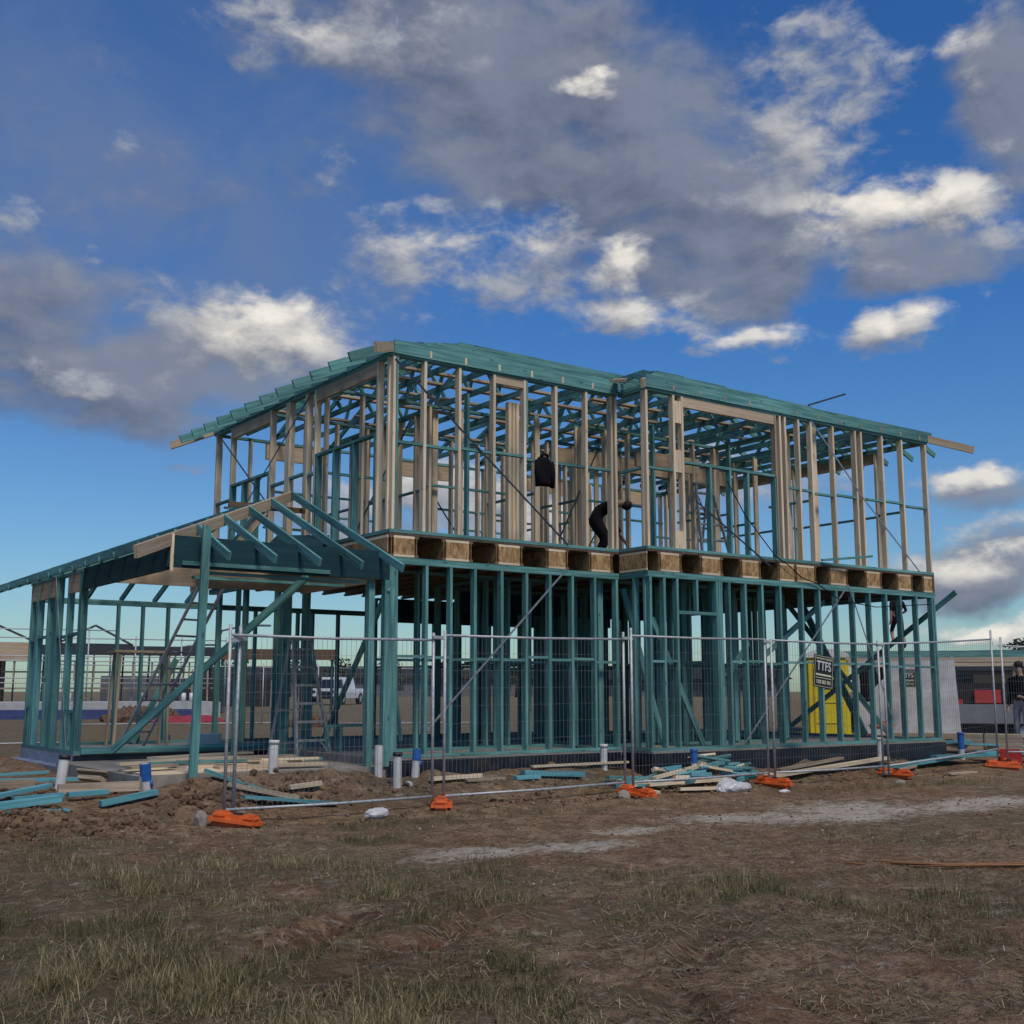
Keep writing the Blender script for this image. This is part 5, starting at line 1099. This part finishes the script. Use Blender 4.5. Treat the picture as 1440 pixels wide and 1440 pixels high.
# bare soil heaps and red netting between
for dg, ds, r, lab in ((-17.5, 44, (1.5, .8, .55), 'dark soil heap in front of the raised slab'), (-9.6, 40, (1.0, .5, .4), 'reddish soil heap below the white pick up'), (-16.3, 43.5, (.8, .5, .5), 'small soil heap right of the bigger one')):
    p = at(dg, ds); b = MB(); 
    b.lump((0, 0, -.05), (r[0]*.8, r[1]*.8, r[2]*.75), 3, .25)
    for j_ in range(130): u_ = min(.62, max(-.62, R_.gauss(0, .36))); v_ = min(.62, max(-.62, R_.gauss(0, .36))); b.lump((u_*r[0], v_*r[1], max(0, r[2]*(.62-.8*(u_*u_+v_*v_)))), R_.uniform(.08, .2)*r[2]/.5, 1, .4)
    q = b.build('soil_heap', CLODR); q.location = p; tag(q, lab, 'soil heap')
p = at(-15.2, 43); b = MB(); b.lump((0, 0, .05), (1.2, .3, .22), 3, .35); q = b.build('safety_netting', NETR); q.location = p; tag(q, 'crumpled red safety netting on the grass at far left', 'netting')
# background fencing and stacks
for i, (dg, ds, L) in enumerate(((-18.6, 41, 3.4), (-14.2, 41.5, 3.4), (-11.6, 42, 3.4), (-6.2, 42, 3.4), (-3.4, 43, 3.4), (-23, 30, 3.2))):
    p = at(dg, ds); th = YAW+math.radians(dg); q = (p[0]+math.cos(th)*L/2, p[1]-math.sin(th)*L/2, p[2]); p = (p[0]-math.cos(th)*L/2, p[1]+math.sin(th)*L/2, p[2])
    fence_panel(p, q, 1.95, 2.05, 2.05, ['mesh fence panel before the soil heap at far left', 'mesh fence panel beyond the porch left of the step ladder', 'mesh fence panel beyond the step ladder', 'mesh fence panel in the distance left of the corner post', 'mesh fence panel in the distance behind the left front studs', 'mesh fence panel at the left picture edge beyond the scrap boards'][i])
def far_tree(deg, dist, h, lab):
    o = thing('tree', lab, 'tree', at(deg, dist), 0, 'trees on the horizon'); b = MB(); b.tube([(0, 0, 0), (.1, 0, h*.4), (0, .1, h*.7)], [.2, .15, .06], 7); b.build('trunk', BROWNW, o)
    b = MB()
    for i in range(170):
        a = R_.uniform(0, 6.28); r = h*.42*math.sqrt(R_.random()); z = h*(.35+.6*R_.random()); c_ = Vector((r*math.cos(a)*(1.2-z/h*.6), r*math.sin(a), z)); n = Vector((R_.gauss(0, 1), R_.gauss(0, 1), R_.gauss(0, 1))).normalized(); x = n.orthogonal().normalized()*h*.05; y = n.cross(x)
        k_ = len(b.V); b.V.extend([tuple(c_+x), tuple(c_+y*.6), tuple(c_-x), tuple(c_-y*.6)]); b.face((k_, k_+1, k_+2, k_+3), [(0, 0)]*4)
    b.build('crown', LEAF, o, recalc=False)
for i, (dg, ds, h) in enumerate(((-13.2, 150, 5.5), (-10.6, 160, 5), (-8.3, 155, 5.2), (-5.9, 150, 4.8), (-3.2, 160, 5.4), (.2, 155, 5.0), (22.9, 120, 5.5), (24.0, 118, 6))):
    far_tree(dg, ds, h, ['dark tree on the horizon left of the step ladder', 'low dark tree behind the brown far beam', 'dark tree above the white pick up', 'dark tree left of the corner post on the horizon', 'dark tree behind the left front studs', 'dark tree far behind the middle partitions', 'tree top above the neighbouring fascia at right', 'tree top at the right picture edge'][i])

# ------------------------------------------------------------------ grass
def grass():
    rng = np.random.default_rng(3)
    N = 78000
    dep_ = 4.2+8.8*rng.random(N)**1.25; u = (rng.random(N)-.5)*1.0
    x = CAM.x+dep_*(math.sin(YAW)+u*math.cos(YAW)); y = CAM.y+dep_*(math.cos(YAW)-u*math.sin(YAW))
    c = cover(x, y); keep = rng.random(N) < np.clip((c-.46)*3.4, .03, .8)*np.clip(fbm(x*2.3, y*2.3, 3, 61)*4.5-1.5, .10, 1)
    x = x[keep]; y = y[keep]; c = c[keep]
    # tussocks along the fence foot and at the far side of the track
    for (ax, ay, bx, by, n, s) in ((6.2, -2.2, 10, -2.5, 420, .25), (-2.5, -2.4, 1.5, -2.5, 260, .2), (2.0, -6.0, 4.5, -7.6, 200, .3)):
        t = rng.random(n); x = np.append(x, ax+(bx-ax)*t+rng.normal(0, s, n)); y = np.append(y, ay+(by-ay)*t+rng.normal(0, s, n)); c = np.append(c, .55+.1*rng.random(n))
    z = hz(x, y); nt = len(x)
    per = 8; n = nt*per
    X = np.repeat(x, per)+rng.normal(0, .022, n); Y = np.repeat(y, per)+rng.normal(0, .022, n); Z = np.repeat(z, per)-.008
    hh = np.repeat(np.clip(.035+(c-.45)*.22, .025, .10)*rng.uniform(.45, 1.25, nt), per)*rng.uniform(.45, 1.3, n)
    lean = rng.uniform(.15, 1.0, n)*hh; a = rng.random(n)*2*np.pi
    tall = rng.random(n) < .045; hh = np.where(tall, hh*2.2, hh); flat = rng.random(n) < .3; lean = np.where(flat, lean*2.2, lean); hh = np.where(flat, hh*.45, hh)
    dx = np.cos(a)*lean; dy = np.sin(a)*lean; wd = rng.uniform(.0009, .0026, n); b_ = rng.random(n)*2*np.pi; wx = np.cos(b_)*wd; wy = np.sin(b_)*wd
    V = np.empty((n, 5, 3)); 
    V[:, 0] = np.stack([X-wx, Y-wy, Z], 1); V[:, 1] = np.stack([X+wx, Y+wy, Z], 1)
    V[:, 2] = np.stack([X+dx*.4+wx*.8, Y+dy*.4+wy*.8, Z+hh*.62], 1); V[:, 3] = np.stack([X+dx*.4-wx*.8, Y+dy*.4-wy*.8, Z+hh*.62], 1); V[:, 4] = np.stack([X+dx, Y+dy, Z+hh], 1)
    i = np.arange(n)*5
    me = bpy.data.meshes.new('dry_grass'); me.vertices.add(n*5); me.vertices.foreach_set('co', V.astype(np.float32).ravel())
    loops = np.concatenate([np.stack([i, i+1, i+2, i+3], 1).ravel(), np.stack([i+3, i+2, i+4], 1).ravel()])
    me.loops.add(len(loops)); me.loops.foreach_set('vertex_index', loops.astype(np.int32))
    st = np.concatenate([np.arange(n)*4, n*4+np.arange(n)*3]); me.polygons.add(2*n); me.polygons.foreach_set('loop_start', st.astype(np.int32))
    me.update(calc_edges=True); me.validate()
    at_ = me.attributes.new('tone', 'FLOAT', 'POINT'); tone = np.clip(np.repeat(rng.random(nt), per)*.6+rng.random(n)*.45+np.repeat(fbm(x*.5, y*.5, 2, 77)-.4, per)*.9, 0, 1); at_.data.foreach_set('value', np.repeat(tone, 5).astype(np.float32))
    o = bpy.data.objects.new('dry_grass', me); COL.objects.link(o); o['kind'] = 'stuff'
    m_, k, b = newmat('grass_blades'); a_ = k.n('ShaderNodeAttribute', attribute_name='tone')
    k.l(k.ramp(a_.outputs['Fac'], [(0, (.046, .048, .020)), (.38, (.098, .094, .040)), (.6, (.19, .16, .08)), (1, (.42, .33, .20))]), b.inputs['Base Color']); b.inputs['Roughness'].default_value = .8; b.inputs['Specular IOR Level'].default_value = .15
    me.materials.append(m_)
    print('grass blades', n)
grass()
def straw():
    rng = np.random.default_rng(8); n = 46000
    dep_ = 4.2+9.5*rng.random(n)**1.3; u = (rng.random(n)-.5)*1.0
    x = CAM.x+dep_*(math.sin(YAW)+u*math.cos(YAW)); y = CAM.y+dep_*(math.cos(YAW)-u*math.sin(YAW))
    kp = rng.random(n) < np.clip(fbm(x*1.4, y*1.4, 4, 91)*5-1.75, .05, 1); x = x[kp]; y = y[kp]; n = len(x)
    a = rng.random(n)*6.283; L = rng.uniform(.02, .12, n); wd = rng.uniform(.001, .0024, n); z = hz(x, y)+rng.uniform(.002, .012, n)
    x2 = x+np.cos(a)*L; y2 = y+np.sin(a)*L; z2 = hz(x2, y2)+rng.uniform(.002, .03, n); wx = -np.sin(a)*wd; wy = np.cos(a)*wd
    V = np.stack([np.stack([x-wx, y-wy, z], 1), np.stack([x+wx, y+wy, z], 1), np.stack([x2+wx, y2+wy, z2], 1), np.stack([x2-wx, y2-wy, z2], 1)], 1)
    me = bpy.data.meshes.new('straw_litter'); me.from_pydata(V.reshape(-1, 3).tolist(), [], np.arange(4*n).reshape(-1, 4).tolist())
    at_ = me.attributes.new('tone', 'FLOAT', 'POINT'); at_.data.foreach_set('value', np.repeat(rng.random(n)**1.3*.9+.1, 4).astype(np.float32))
    me.materials.append(bpy.data.materials['grass_blades']); o = bpy.data.objects.new('straw_litter', me); COL.objects.link(o); o['kind'] = 'stuff'
straw()
